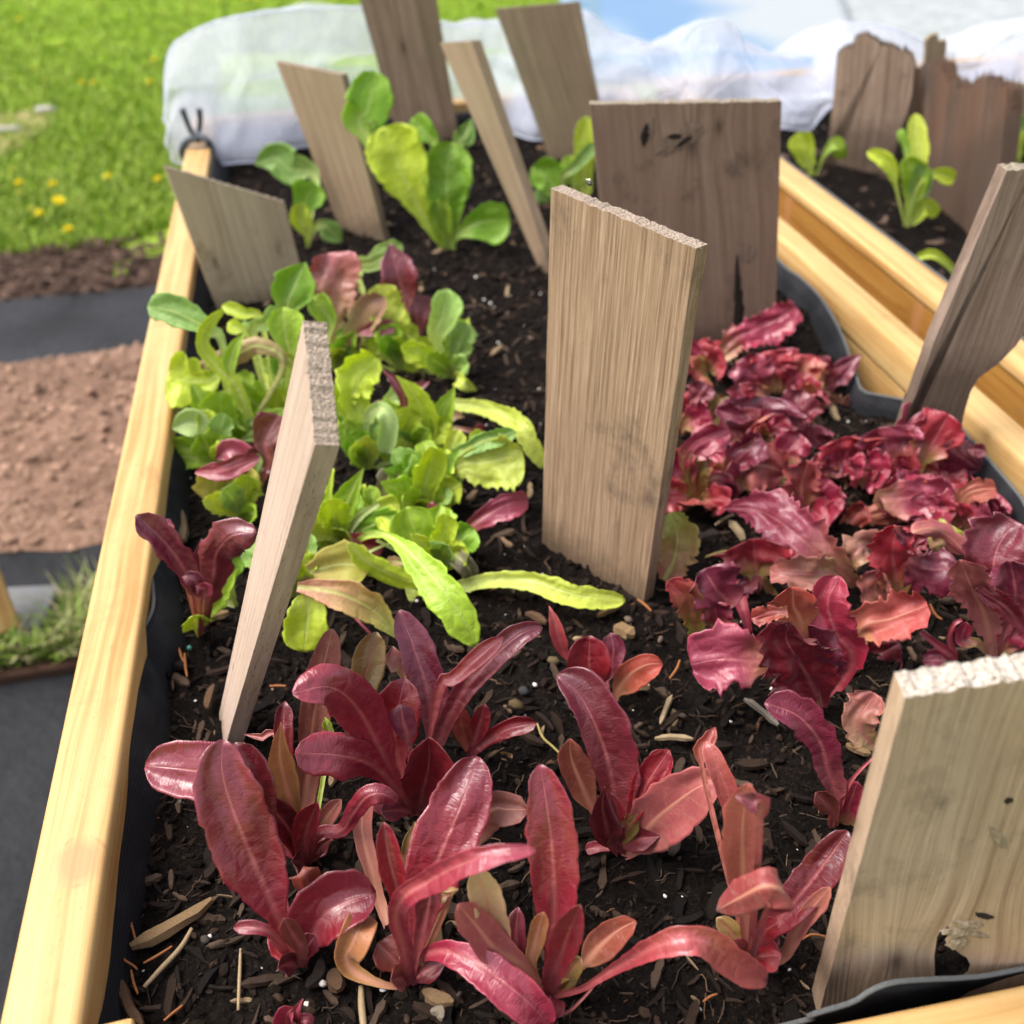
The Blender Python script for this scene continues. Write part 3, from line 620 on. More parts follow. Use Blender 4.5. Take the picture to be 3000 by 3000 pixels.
# ---------------------------------------------------------------- timber boards stuck into the soil
def board(label, outline, e0, e1, lean, thick, mat, emat, hole=None, rough=(), side=1, jitter=0.0007, corners=None, name='wooden_plank', extra=0.10):
    """outline: corner pixels of the broad face as photographed, bottom last two on the soil; the face plane passes through soil points e0, e1"""
    if corners: a, b, up3 = corners; a = Vector(a); b = Vector(b); ex = (b - a).normalized(); n = ex.cross(Vector(up3) - a).normalized()
    else:
        a = at(*e0); b = at(*e1); ex = (b - a); ex.z = 0; ex.normalize(); n0 = Vector((ex.y, -ex.x, 0))
        if n0.dot(HZ) < 0: n0 = -n0                      # pointing away from the viewer
        n = Matrix.Rotation(0, 3, 'X') @ (n0 * math.cos(R(lean)) - Vector((0, 0, 1)) * math.sin(R(lean)))
    if n.dot(CZ) < 0: n = -n
    P = [on_plane(x, y, a, n) for (x, y) in outline]
    # long axis: average of both flanks
    ay = ((P[0] - P[-1]).normalized() + (P[corners and 1 or side] - P[-2]).normalized()).normalized() if len(outline) == 4 else None
    if ay is None:
        z = Vector((0, 0, 1)); ay = (z - n * z.dot(n)).normalized()
        lft = (P[0] - P[-1]).normalized(); ay = (ay * 0.4 + lft * 0.6).normalized()
    axx = ay.cross(n).normalized()
    o = (P[-1] + P[-2]) / 2
    L2 = [((p - o).dot(axx), (p - o).dot(ay)) for p in P]
    # bury the foot
    L2 = L2[:-2] + [L2[-2], (L2[-2][0], L2[-2][1] - extra), (L2[-1][0], L2[-1][1] - extra), L2[-1]]
    loop = []; rnd = random.Random(len(label))
    for i in range(len(L2)):
        p, q = L2[i], L2[(i + 1) % len(L2)]; d = math.hypot(q[0] - p[0], q[1] - p[1]); k = max(1, int(d / (0.0022 if i in rough else 0.012)))
        for j in range(k):
            t = j / k; am = jitter if i in rough else 0.0004
            loop.append((p[0] + (q[0] - p[0]) * t + (rnd.random() - .5) * min(am, .0006) * (j > 0), p[1] + (q[1] - p[1]) * t + (rnd.random() - .5) * 2 * am * (j > 0), i in rough))
    bm = bmesh.new()
    def ring(pts, z, jz=0.0): return [bm.verts.new((p[0], p[1], z)) for p in pts]
    loops = [loop]
    if hole:
        H = [on_plane(x, y, a, n) for (x, y) in hole]; hl = [((p - o).dot(axx), (p - o).dot(ay), False) for p in H]; loops.append(hl)
    fr = [ring(l, 0.0) for l in loops]; bk = [ring([(p[0], p[1] + (0.0 if not p[2] else (rnd.random() - .5) * jitter)) for p in l], -thick) for l in loops]
    for rr in (fr, bk):
        if hole:
            es = []
            for l in rr: es += [bm.edges.new((l[i], l[(i + 1) % len(l)])) for i in range(len(l))]
            bmesh.ops.triangle_fill(bm, edges=es, use_beauty=True)
        else: bm.faces.new(rr[0])
    for l, l2, src in zip(fr, bk, loops):
        for i in range(len(l)):
            k = (i + 1) % len(l); f = bm.faces.new((l[i], l[k], l2[k], l2[i])); f.material_index = 1 if (src[i][2]) else (2 if src is not loop else 0)
    bmesh.ops.recalc_face_normals(bm, faces=bm.faces[:])
    # slivers of torn fibre on the sawn end
    ends = [f for f in bm.faces if f.material_index == 1]
    for f in ends:
        c = f.calc_center_median()
        for q in range(3):
            px = c.x + (rnd.random() - .5) * 0.003; pz = -rnd.random() * thick; h = (0.0006 + 0.0022 * rnd.random() ** 2) * (jitter / 0.0009); w = 0.0005 + 0.0006 * rnd.random()
            v = [bm.verts.new((px - w, c.y - .0008, pz)), bm.verts.new((px + w, c.y - .0008, pz + w)), bm.verts.new((px, c.y - .0008, pz - w)), bm.verts.new((px + (rnd.random() - .5) * .001, c.y + h, pz + (rnd.random() - .5) * .001))]
            for t3 in ((0, 1, 3), (1, 2, 3), (2, 0, 3)): bm.faces.new([v[i] for i in t3]).material_index = 1
    ob = bm_obj(name, bm, [mat, emat, M['soil']])  # third slot blackens the knot hole's walls, its shade put into colour
    # local z towards the viewer (front face at z=0)
    ob.matrix_world = Matrix.Translation(o) @ Matrix((axx, ay, -n)).transposed().to_4x4()
    md = ob.modifiers.new('edge', 'BEVEL'); md.width = 0.0009; md.segments = 2; md.limit_method = 'ANGLE'; md.angle_limit = R(60); md.use_clamp_overlap = True
    tag(ob, label, 'plank', 'planks stuck into the planters'); return ob
EP = end_mat('sawn_end_pale', (0.20, 0.145, 0.105), (0.36, 0.28, 0.215), (0.55, 0.46, 0.38))
EG = end_mat('sawn_end_grey', (0.15, 0.125, 0.09), (0.30, 0.25, 0.185), (0.46, 0.40, 0.31))
EW = end_mat('sawn_end_white', (0.24, 0.19, 0.15), (0.44, 0.385, 0.325), (0.62, 0.56, 0.49), 520.0)
W_mid = wood_mat('timber_ridged_tan', (0.125, 0.07, 0.038), (0.32, 0.21, 0.13), (0.50, 0.365, 0.25), None, 430.0, 0.10, stain=(0.075, 0.052, 0.04), pores=0.35, mott=0.35, bumpd=0.0009)
W_brn = wood_mat('timber_brown', (0.125, 0.074, 0.050), (0.225, 0.148, 0.107), (0.32, 0.225, 0.168), (0.165, 0.098, 0.068), 170.0, 0.5, stain=(0.065, 0.042, 0.032), knots=((-0.035, 0.255, 0.010), (-0.005, 0.24, 0.016), (0.055, 0.075, 0.011)), seed=2.0)
W_gry = wood_mat('timber_grey_olive', (0.22, 0.162, 0.094), (0.385, 0.30, 0.187), (0.52, 0.42, 0.285), (0.41, 0.33, 0.195), 210.0, 0.4, stain=(0.12, 0.075, 0.038), knots=((0.045, 0.075, 0.008),), seed=4.0)
W_tan = wood_mat('timber_streaked', (0.14, 0.085, 0.05), (0.26, 0.175, 0.115), (0.38, 0.28, 0.20), (0.23, 0.185, 0.105), 150.0, 0.5, seed=6.0)
W_tal = wood_mat('timber_tall_brown', (0.115, 0.072, 0.045), (0.245, 0.165, 0.108), (0.37, 0.265, 0.185), (0.16, 0.12, 0.065), 120.0, 0.7, knots=((0.01, 0.17, 0.012),), seed=8.0)
W_olv = wood_mat('timber_olive', (0.10, 0.075, 0.042), (0.185, 0.142, 0.082), (0.275, 0.215, 0.135), (0.19, 0.125, 0.085), 130.0, 0.6, seed=9.5, pores=0.2)
W_pnk = wood_mat('timber_pinkish', (0.27, 0.19, 0.145), (0.43, 0.315, 0.255), (0.56, 0.43, 0.355), (0.33, 0.25, 0.19), 240.0, 0.15, seed=11.0, knots=((0.012, 0.09, 0.0035),), pores=0.7)
W_pal = wood_mat('timber_pale_figured', (0.22, 0.130, 0.075), (0.44, 0.300, 0.196), (0.58, 0.43, 0.305), (0.38, 0.28, 0.205), 230.0, 1.6, stain=(0.13, 0.095, 0.065), knots=((0.065, 0.045, 0.024), (0.07, 0.15, 0.009), (0.03, 0.06, 0.012)), seed=13.0, pores=0.25)
W_drf = wood_mat('timber_driftwood', (0.115, 0.075, 0.055), (0.235, 0.166, 0.128), (0.34, 0.26, 0.21), None, 190.0, 0.8, stain=(0.06, 0.038, 0.028), knots=((0.022, 0.19, 0.0035),), seed=15.0)
W_rot = wood_mat('timber_rotten', (0.028, 0.017, 0.012), (0.082, 0.053, 0.037), (0.17, 0.115, 0.08), (0.115, 0.055, 0.03), 110.0, 0.8, stain=(0.04, 0.022, 0.016), seed=17.0)
W_rt2 = wood_mat('timber_rounded', (0.10, 0.062, 0.040), (0.25, 0.175, 0.125), (0.38, 0.285, 0.215), None, 110.0, 1.0, stain=(0.10, 0.06, 0.04), seed=19.0)

board('tall tan ridged plank standing between green and red lettuce', [(1613, 552), (2040, 728), (1885, 1768), (1588, 1578)], (1588, 1578), (1885, 1762), 1, 0.0125, W_mid, EP, rough=(0,))
WIDE = board('wide brown plank with dark split knots near its top', [(1728, 306), (2290, 297), (2270, 1012), (1800, 1012)], (1800, 1010), (2270, 1006), 3, 0.017, W_brn, EG, rough=(0,))
board('short greyish plank leaning by the left rail', [(481, 486), (833, 592), (905, 880), (640, 912)], (640, 905), (890, 858), 8, 0.0155, W_gry, EG, rough=(0,))
board('narrow streaked plank between sage leaves and tall brown plank', [(808, 180), (1000, 218), (1126, 700), (995, 668)], (985, 662), (1126, 700), 6, 0.013, W_tan, EP, rough=(0,))
board('tall brown plank rising out of the top of the photo', [(1000, -190), (1250, -190), (1346, 412), (1172, 420)], (1172, 415), (1346, 408), 8, 0.018, W_tal, EG, rough=(0,))
board('thin split strip of timber slanting in front of the netting', [(1288, 126), (1381, 120), (1616, 800), (1578, 785)], (1572, 780), (1614, 797), 6, 0.018, W_tan, EP, rough=(0,))
board('olive brown plank standing behind the wide brown plank', [(1450, 26), (1694, 4), (1790, 480), (1610, 470)], (1600, 462), (1790, 472), 8, 0.014, W_olv, EP, rough=(0,))
bp0 = at(660, 2185); tn = atd(922, 1302, 0.50); rr = ray(887, 938); best = min((abs((CAM + rr * (0.40 + k * 0.002) - tn).length - 0.075) + (0 if 0.40 + k * 0.002 > 0.5 else 1), 0.40 + k * 0.002) for k in range(200)); tf = CAM + rr * best[1]
board('pinkish grey wedge plank seen edge on beside the purple lettuce', [(887, 938), (922, 1302), (660, 2185), (627, 2160)], None, None, 0, 0.0125, W_pnk, EP, rough=(0,), corners=(bp0, tn, tf), side=1, jitter=0.0009)
BIG = board('large pale figured plank with broken knot hole at near corner', [(2652, 2044), (3260, 1945), (3110, 2972), (2398, 2972)], (2398, 2972), (3110, 2952), 0, 0.015, W_pal, EW, hole=[(2740, 2868), (2738, 2800), (2746, 2745), (2760, 2722), (2778, 2714), (2788, 2730), (2768, 2752), (2776, 2772), (2800, 2784), (2814, 2796), (2832, 2806), (2842, 2826), (2836, 2846), (2812, 2862), (2780, 2872)], rough=(0,), jitter=0.0013)
board('grey driftwood plank with scooped edge by the right rail', [(2950, 500), (3080, 494), (3060, 930), (3000, 977), (2978, 1012), (2928, 1063), (2866, 1109), (2844, 1147), (2832, 1186), (2822, 1222), (2815, 1270), (2828, 1318), (2862, 1392), (2797, 1450), (2690, 1420), (2640, 1310), (2668, 1190), (2737, 1000)], (2690, 1402), (2860, 1400), 2, 0.02, W_drf, EG, rough=(0,))
board('weathered plank with rounded wavy top in the second planter', [(2452, 155), (2470, 140), (2490, 137), (2508, 108), (2520, 101), (2546, 103), (2570, 121), (2603, 137), (2622, 141), (2648, 143), (2668, 156), (2678, 186), (2671, 280), (2600, 515), (2398, 480), (2440, 300)], (2398, 475), (2600, 502), 4, 0.022, W_rt2, W_rot, rough=tuple(range(10)), jitter=0.004)
board('dark rotten plank with jagged broken top in the second planter', [(2696, 200), (2704, 190), (2710, 194), (2716, 184), (2728, 181), (2733, 186), (2741, 181), (2752, 186), (2758, 194), (2764, 224), (2772, 226), (2776, 246), (2784, 250), (2790, 238), (2800, 244), (2806, 262), (2814, 254), (2830, 252), (2845, 262), (2852, 246), (2864, 232), (2872, 226), (2880, 231), (2888, 226), (2896, 238), (2905, 240), (2912, 250), (2922, 246), (2934, 252), (2950, 264), (2946, 330), (2925, 520), (2885, 640), (2849, 700), (2728, 585), (2710, 420)], (2728, 575), (2849, 690), 5, 0.024, W_rot, W_rot, rough=tuple(range(30)), jitter=0.006)
board('pale split stick standing behind the jagged plank', [(2712, 118), (2726, 104), (2748, 97), (2752, 122), (2772, 115), (2774, 130), (2766, 240), (2740, 420), (2700, 420)], (2700, 418), (2740, 418), 3, 0.012, W_tan, EP)
board('brown plank half hidden between rounded and jagged planks', [(2672, 198), (2702, 200), (2760, 470), (2650, 460)], (2650, 455), (2760, 470), 3, 0.016, W_rot, W_rot)
board('olive plank at the right edge behind the jagged plank', [(2950, 238), (3060, 262), (3066, 445), (2944, 432)], (2944, 428), (3066, 442), 3, 0.016, W_olv, EP)
board('brown plank sliver behind the jagged plank notch', [(2770, 216), (2812, 224), (2840, 262), (2850, 430), (2780, 430)], (2780, 428), (2850, 432), 3, 0.014, W_rot, EG)

# torn and split knots: parts of their planks, a millimetre or two proud of or sunk in the face
def knot(pl, px, w, h, d, mat, seed, tilt=0.0):
    inv = pl.matrix_world.inverted(); n = pl.matrix_world.to_3x3() @ Vector((0, 0, 1)); o = pl.matrix_world.translation
    c = inv @ on_plane(px[0], px[1], o, n); bm = bmesh.new(); bmesh.ops.create_icosphere(bm, subdivisions=3, radius=1)
    for v in bm.verts:
        k = 1 + 0.45 * nz(v.co.x * 2.1 + seed, v.co.y * 2.1, v.co.z * 2.1) + 0.2 * nz(v.co.x * 6, v.co.y * 6 + seed, v.co.z * 6); q = Matrix.Rotation(R(tilt), 3, 'Z') @ Vector((v.co.x * w * k, v.co.y * h * k, 0)); v.co = c + q + Vector((0, 0, v.co.z * d * k))
    ob = bm_obj('knot', bm, mat, None, False); ob.parent = pl
    return ob
K_pale = wood_mat('torn_knot', (0.10, 0.07, 0.045), (0.30, 0.225, 0.15), (0.46, 0.38, 0.29), None, 420.0, 2.0, seed=21.0)
K_dark = wood_mat('knot_split', (0.006, 0.004, 0.003), (0.014, 0.009, 0.007), (0.03, 0.02, 0.014), None, 420.0, 2.0, seed=23.0)
K_brn = wood_mat('knot_rim', (0.10, 0.065, 0.047), (0.175, 0.118, 0.087), (0.235, 0.17, 0.13), None, 300.0, 2.0, seed=25.0)
for a in (((2795, 2728), .0075, .0030, .0022, K_pale, 1.0, 18), ((2835, 2706), .0085, .0026, .0020, K_pale, 2.0, 24), ((2885, 2682), .0058, .0018, .0016, K_dark, 3.0, 30), ((2806, 2762), .0048, .0055, .0020, K_pale, 4.0, 30), ((2850, 2735), .010, .0022, .0012, K_pale, 5.0, 28), ((2955, 2345), .0022, .0022, .0006, K_dark, 6.0, 0), ((2925, 2455), .0022, .009, .0016, K_pale, 7.0, -28)): knot(BIG, *a)
for a in (((1905, 375), .006, .012, .0008, K_brn, 9.0, 10), ((1990, 410), .030, .010, .0009, K_brn, 10.0, -22), ((1890, 395), .0042, .0115, .0016, K_dark, 1.5, 12), ((1978, 400), .0085, .0030, .0016, K_dark, 2.5, 6), ((2006, 412), .012, .0030, .0016, K_dark, 3.5, -30), ((2193, 742), .011, .011, .0006, K_brn, 6.5, 0), ((2160, 850), .0035, .034, .0014, K_dark, 7.5, 0), ((2163, 930), .006, .03, .0012, K_dark, 8.5, 4)): knot(WIDE, *a)
# ---------------------------------------------------------------- lettuces: every leaf a bent, veined two-sided blade grown along its own midrib
CROP = {'C2': (0, 2000, 1000), 'C3': (600, 1800, 800), 'C4': (1000, 2200, 800), 'C5': (1500, 1700, 800), 'C6': (2000, 2000, 1000), 'K': (700, 2550, 600),
        'L2': (400, 850, 700), 'L3': (900, 850, 700), 'L4': (400, 1400, 700), 'L5': (850, 1350, 700), 'R6': (1950, 950, 600), 'R7': (2400, 950, 600),
        'R8': (1950, 1450, 600), 'R9': (2400, 1450, 600), 'T1': (0, 0, 1000), 'T2': (1000, 0, 1000), 'T3': (2000, 0, 1000), 'F': (0, 0, 1932)}
PROF = {
 'rom': [(0, .20), (.12, .26), (.25, .42), (.40, .66), (.55, .90), (.68, 1), (.80, .98), (.88, .88), (.94, .70), (.975, .47), (1, .10)],
 'oval': [(0, .30), (.12, .58), (.25, .82), (.42, .98), (.55, 1), (.70, .97), (.81, .87), (.89, .72), (.945, .54), (.98, .35), (1, .10)],
 'spear': [(0, .28), (.15, .55), (.32, .86), (.46, 1), (.62, .90), (.78, .60), (.90, .28), (1, .02)],
 'strap': [(0, .55), (.2, .66), (.45, .85), (.65, 1), (.80, .97), (.89, .84), (.95, .62), (.98, .42), (1, .12)],
 'spoon': [(0, .16), (.25, .20), (.38, .34), (.50, .64), (.62, .92), (.74, 1), (.85, .94), (.92, .76), (.97, .48), (1, .12)],
 'fan': [(0, .16), (.15, .25), (.32, .48), (.52, .80), (.70, 1), (.84, 1.02), (.92, .86), (.97, .62), (1, .25)],
 'stalk': [(0, 1), (.3, .8), (.7, .6), (1, .5)],
 'lol': [(0, .22), (.08, .36), (.18, .58), (.32, .82), (.5, .96), (.68, 1.04), (.82, 1.04), (.91, .92), (.96, .76), (1, .42)],
 'flap': [(0, .12), (.06, .38), (.16, .68), (.32, .92), (.5, 1), (.72, .95), (.87, .72), (.95, .45), (1, .08)]}
def C(*a): return a
PAL = {  # base, middle, tip of the face; then of the back
 'red': (C(.34, .045, .06), C(.31, .010, .020), C(.25, .009, .020), C(.40, .12, .08), C(.30, .05, .04), C(.28, .045, .04)),
 'deep': (C(.22, .02, .035), C(.15, .006, .013), C(.125, .006, .015), C(.32, .06, .05), C(.22, .03, .03), C(.20, .03, .03)),
 'burg': (C(.28, .025, .045), C(.21, .009, .019), C(.17, .010, .025), C(.34, .08, .07), C(.25, .05, .05), C(.24, .05, .05)),
 'pink': (C(.32, .03, .05), C(.23, .011, .026), C(.22, .018, .036), C(.40, .13, .11), C(.30, .065, .066), C(.31, .07, .068)),
 'rose': (C(.33, .02, .045), C(.34, .022, .055), C(.33, .03, .06), C(.5, .2, .14), C(.42, .12, .1), C(.42, .14, .1)),
 'mauve': (C(.26, .05, .055), C(.20, .020, .034), C(.18, .022, .040), C(.34, .14, .1), C(.25, .08, .06), C(.24, .08, .065)),
 'purp': (C(.32, .08, .09), C(.20, .018, .045), C(.165, .014, .040), C(.32, .10, .08), C(.24, .05, .05), C(.2, .04, .045)),
 'brown': (C(.28, .07, .045), C(.21, .04, .026), C(.21, .036, .026), C(.32, .12, .06), C(.25, .055, .032), C(.26, .05, .03)),
 'orange': (C(.34, .12, .05), C(.30, .045, .024), C(.30, .035, .026), C(.36, .14, .06), C(.34, .06, .032), C(.33, .045, .03)),
 'salmon': (C(.34, .04, .05), C(.40, .06, .07), C(.44, .10, .085), C(.40, .10, .08), C(.40, .095, .075), C(.42, .10, .075)),
 'palepk': (C(.48, .18, .15), C(.48, .27, .16), C(.46, .33, .17), C(.52, .3, .2), C(.5, .3, .17), C(.46, .33, .17)),
 'olive': (C(.36, .26, .06), C(.27, .19, .045), C(.28, .17, .05), C(.36, .26, .08), C(.30, .2, .06), C(.3, .2, .06)),
 'olred': (C(.36, .40, .06), C(.38, .20, .07), C(.38, .04, .045), C(.42, .42, .12), C(.42, .26, .1), C(.42, .08, .06)),
 'olbrn': (C(.34, .22, .06), C(.32, .13, .045), C(.32, .09, .04), C(.4, .24, .08), C(.34, .15, .05), C(.34, .12, .045)),
 'fanred': (C(.42, .34, .10), C(.40, .045, .055), C(.37, .014, .034), C(.44, .32, .12), C(.36, .08, .06), C(.32, .035, .035)),
 'frill': (C(.42, .34, .10), C(.36, .026, .068), C(.29, .015, .045), C(.42, .24, .1), C(.33, .07, .06), C(.30, .04, .045)),
 'dusty': (C(.42, .22, .11), C(.34, .05, .088), C(.31, .042, .08), C(.44, .2, .13), C(.36, .12, .09), C(.34, .1, .08)),
 'tanpk': (C(.46, .36, .13), C(.42, .21, .13), C(.40, .13, .11), C(.48, .36, .16), C(.44, .24, .14), C(.42, .18, .12)),
 'lime': (C(.50, .60, .10), C(.49, .59, .045), C(.52, .62, .05), C(.48, .60, .16), C(.40, .56, .06), C(.42, .58, .06)),
 'yel': (C(.50, .58, .16), C(.49, .57, .085), C(.50, .58, .09), C(.52, .6, .2), C(.5, .58, .10), C(.5, .58, .1)),
 'green': (C(.40, .54, .07), C(.32, .48, .035), C(.35, .51, .04), C(.44, .58, .12), C(.34, .50, .05), C(.36, .52, .05)),
 'leafy': (C(.36, .50, .08), C(.21, .41, .024), C(.24, .43, .03), C(.40, .55, .14), C(.24, .42, .08), C(.25, .42, .08)),
 'pale': (C(.48, .58, .18), C(.36, .52, .14), C(.34, .52, .14), C(.50, .6, .24), C(.42, .56, .2), C(.42, .56, .2)),
 'sage': (C(.42, .54, .16), C(.25, .42, .10), C(.25, .42, .105), C(.44, .56, .24), C(.28, .44, .18), C(.28, .44, .18)),
 'pkgrn': (C(.46, .42, .16), C(.44, .24, .14), C(.36, .10, .10), C(.5, .45, .2), C(.46, .36, .16), C(.42, .22, .14)),
 'grnpk': (C(.46, .20, .15), C(.48, .32, .15), C(.42, .46, .10), C(.5, .24, .18), C(.48, .34, .16), C(.44, .46, .14)),
 'tan': (C(.44, .35, .14), C(.42, .30, .15), C(.44, .28, .16), C(.46, .38, .16), C(.44, .36, .14), C(.44, .36, .12)),
 'oltan': (C(.36, .20, .08), C(.36, .30, .06), C(.38, .36, .05), C(.38, .22, .1), C(.4, .34, .07), C(.42, .4, .06)),
 'dry': (C(.36, .34, .2), C(.28, .25, .17), C(.24, .21, .15), C(.36, .34, .2), C(.3, .27, .18), C(.26, .23, .16)),
 'white': (C(.55, .60, .35), C(.52, .58, .30), C(.46, .56, .2), C(.55, .6, .35), C(.52, .58, .3), C(.46, .56, .2)),
}
GREEN = {'lime', 'yel', 'green', 'leafy', 'pale', 'sage', 'white', 'oltan', 'tan', 'dry', 'grnpk'}

def make_leaf(root, B, crop, pts, hw, prof, pal, lean=0.0, z=None, ab=False, tw=0.0, cup=0.35, fold=0.0, ruf=0.0, ser=0.0, off=0.0, nb=False, nv=None, curl=0.0, wav=0.15, arch=None, path=None, crum=0.0, name='leaf'):
    """pts: midrib in crop pixels (x, y[, metres nearer the viewer]); the midrib lies in an upright plane through the plant's foot leaning back by `lean`,
    or at given heights z above the soil; hw: half width in crop pixels (one value, or left and right)"""
    ox, oy, s = CROP[crop]; s /= 1932.0
    rnd = random.Random(int(pts[0][0] * 7 + pts[-1][1] * 13 + len(pts)))
    n = HZ * math.cos(R(lean)) - Vector((0, 0, 1)) * math.sin(R(lean)); base = B + HZ * off
    Q = []
    for i, p in enumerate(pts):
        X, Y = ox + p[0] * s, oy + p[1] * s
        q = at(X, Y, z[i]) if z else on_plane(X, Y, base, n)
        if len(p) > 2: q = q - (q - CAM).normalized() * p[2]
        Q.append(q)
    if not isinstance(hw, (tuple, list)): hw = (hw, hw)
    if arch is None: arch = 0.0 if (z or ab) else (0.16 if lean >= 0 else 0.05)
    if ab and not z: arch = -0.06
    if path: Q = path
    elif arch:
        L0 = sum((Q[i + 1] - Q[i]).length for i in range(len(Q) - 1)); a0 = 0.0
        for i in range(1, len(Q)):
            a0 += 1.0 / (len(Q) - 1); Q[i] = Q[i] + (Q[i] - CAM).normalized() * (arch * L0 * a0 * a0)
    dm = depth(Q[len(Q) // 2]); WL, WR = ((k if path else k * s * dm / FPX) for k in hw)
    pet = 0; PT = Q
    if not nb and (Q[0] - B).length > 0.008:
        foot = B + Vector((0, 0, -0.004)); PT = [foot] + Q; pet = 1
    else: foot = None
    Lq = cr(Q, 40)[1]
    if nv is None: nv = max(14, min(56, int(Lq / 0.0029))) if not ruf else max(30, min(66, int(Lq / 0.0019)))
    nu = (15 if max(WL, WR) > 0.006 else 9) if not ruf else 21
    line, Lt = cr(PT, nv + (max(5, int((Q[0] - B).length / 0.006)) if pet else 0))
    k0 = 0
    if pet: k0 = min(range(len(line)), key=lambda i: (line[i] - Q[0]).length)
    N = len(line); W = None; V = []; CL = []; UV = []; fr = []
    for i in range(N):
        t = (line[min(N - 1, i + 1)] - line[max(0, i - 1)]).normalized(); v = (line[i] - CAM).normalized()
        w = v.cross(t)
        if W is not None and w.dot(W) < 0: w = -w
        if w.length < 0.35 and W is not None: w = W * (1 - w.length) + w
        w = (w - t * w.dot(t)).normalized()
        if W is not None: w = (w * 0.6 + W * 0.4); w = (w - t * w.dot(t)).normalized()
        W = w; fr.append((t, w))
    tws = tw if isinstance(tw, (tuple, list)) else (tw * 0.55, tw)
    P6 = PAL[pal]
    F3, B3 = (P6[:3], P6[3:]) if not ab else (P6[3:], P6[:3])
    ph = rnd.random() * 6; fq = rnd.uniform(2.2, 3.4)
    def col3(c, v): return tuple((c[0][k] + (c[1][k] - c[0][k]) * min(1, v / .42)) if v < .42 else (c[1][k] + (c[2][k] - c[1][k]) * min(1, (v - .42) / .5)) for k in range(3))
    jit = rnd.uniform(0.92, 1.16) * 1.08
    for side in (0, 1):
        for i in range(N):
            t, w = fr[i]; vv = (i - k0) / max(1, N - 1 - k0)
            ang = R(tws[0] + (tws[1] - tws[0]) * max(0, vv)); q = Matrix.Rotation(ang, 3, t); w = q @ w; nn = w.cross(t).normalized()
            pf = lerp_tab(PROF[prof], max(0, vv))
            for j in range(nu):
                u = -1 + 2 * j / (nu - 1); u = math.copysign(abs(u) ** 0.85, u); h = WL if u < 0 else WR
                if vv < 0: f = max(0.0016 / max(h, 1e-4), lerp_tab(PROF[prof], 0) * (0.72 + 0.28 * (1 + vv * 3)) if vv > -0.33 else 0.0016 / max(h, 1e-4)); hwid = min(h * f, max(0.003, h * .3))
                else: hwid = h * pf
                if not path: hwid *= depth(line[i]) / dm
                e = abs(u); hw2 = hwid
                if vv > 0:
                    hw2 *= 1 + 0.10 * wav * 4 * nz(i * 0.22 + ph, u * 1.1, ph)
                    if ser: hw2 *= 1 + ser * (1.1 * nz(i * 0.33 + ph * 3, 3.1 * (u > 0)) + 0.75 * nz(i * 0.85 + ph, 7.3 * (u > 0))) * e ** 2.5
                d = cup * hwid * u * u + fold * hwid * e
                vw = max(0, min(1, vv * 4))
                d += wav * hwid * 0.5 * nz(i * 0.13 + ph, u * 1.3 + 5) * vw + wav * hwid * 0.35 * math.sin(max(0, vv) * fq * 3.2 + ph + (2 if u > 0 else 0)) * e ** 2 * vw
                if curl: d -= curl * hwid * max(0, e - 0.35) ** 2 * 2
                if ruf: d += ruf * hwid * (math.sin(vv * fq * 5.5 + ph + (1.7 if u > 0 else 0)) + 0.6 * nz(i * 0.42, u * 2, ph)) * e ** 1.6 * vw
                if crum: d += crum * hwid * (nz(i * 0.085 + ph, u * 1.7, ph * 2) + 0.3 * nz(i * 0.2, u * 3.2, ph)) * min(1, e * 3) * vw
                # flesh of the midrib
                th = 0.00016 + (0.0010 * (1 - max(0, vv)) ** 1.3) * max(0, 1 - e / 0.35 * (hwid / max(hwid, .004)))
                if vv < 0: th = max(th, 0.0011 * (1 - e * e) ** .5)
                p = line[i] + w * (u * hw2) + nn * d
                p = p - nn * th if side else p + nn * 0.00008
                if side and j in (0, nu - 1): p = p + nn * (th - 0.00012)
                V.append(p)
                cv = max(0, vv) + 0.06 * nz(i * .2 + ph, u * 1.5, 2 + side)
                c = col3(B3 if side else F3, min(1, max(0, cv)))
                if e > 0.86: c = tuple(k * 1.12 for k in c)
                CL.append(tuple(k * jit for k in c))
                UV.append((u * hw2, Lt * i / (N - 1) + ph * 0.1, max(0, vv)))
    F = []; MI = []; o2 = N * nu
    for i in range(N - 1):
        for j in range(nu - 1):
            a = i * nu + j
            F.append((a, a + 1, a + nu + 1, a + nu)); MI.append(0); F.append((o2 + a, o2 + a + nu, o2 + a + nu + 1, o2 + a + 1)); MI.append(1)
        a = i * nu; F.append((a, a + nu, o2 + a + nu, o2 + a)); MI.append(1)
        a = i * nu + nu - 1; F.append((a, o2 + a, o2 + a + nu, a + nu)); MI.append(1)
    for j in range(nu - 1): a = (N - 1) * nu + j; F.append((a, a + 1, o2 + a + 1, o2 + a)); MI.append(1)
    me = mesh(name, V, F, True, CL, UV, B)
    top, und = ('green_top', 'green_under') if pal in GREEN else (('frill_top' if ruf or ser > .3 else 'red_top'), 'red_under')
    o = link(name, me, [M[und], M[top]] if ab else [M[top], M[und]], root)
    me.polygons.foreach_set('material_index', MI)
    return o
SCALE = {'red ro': 0.93, 'mixed ': 1.14, 'red fr': 1.28, 'pale g': 0.98}
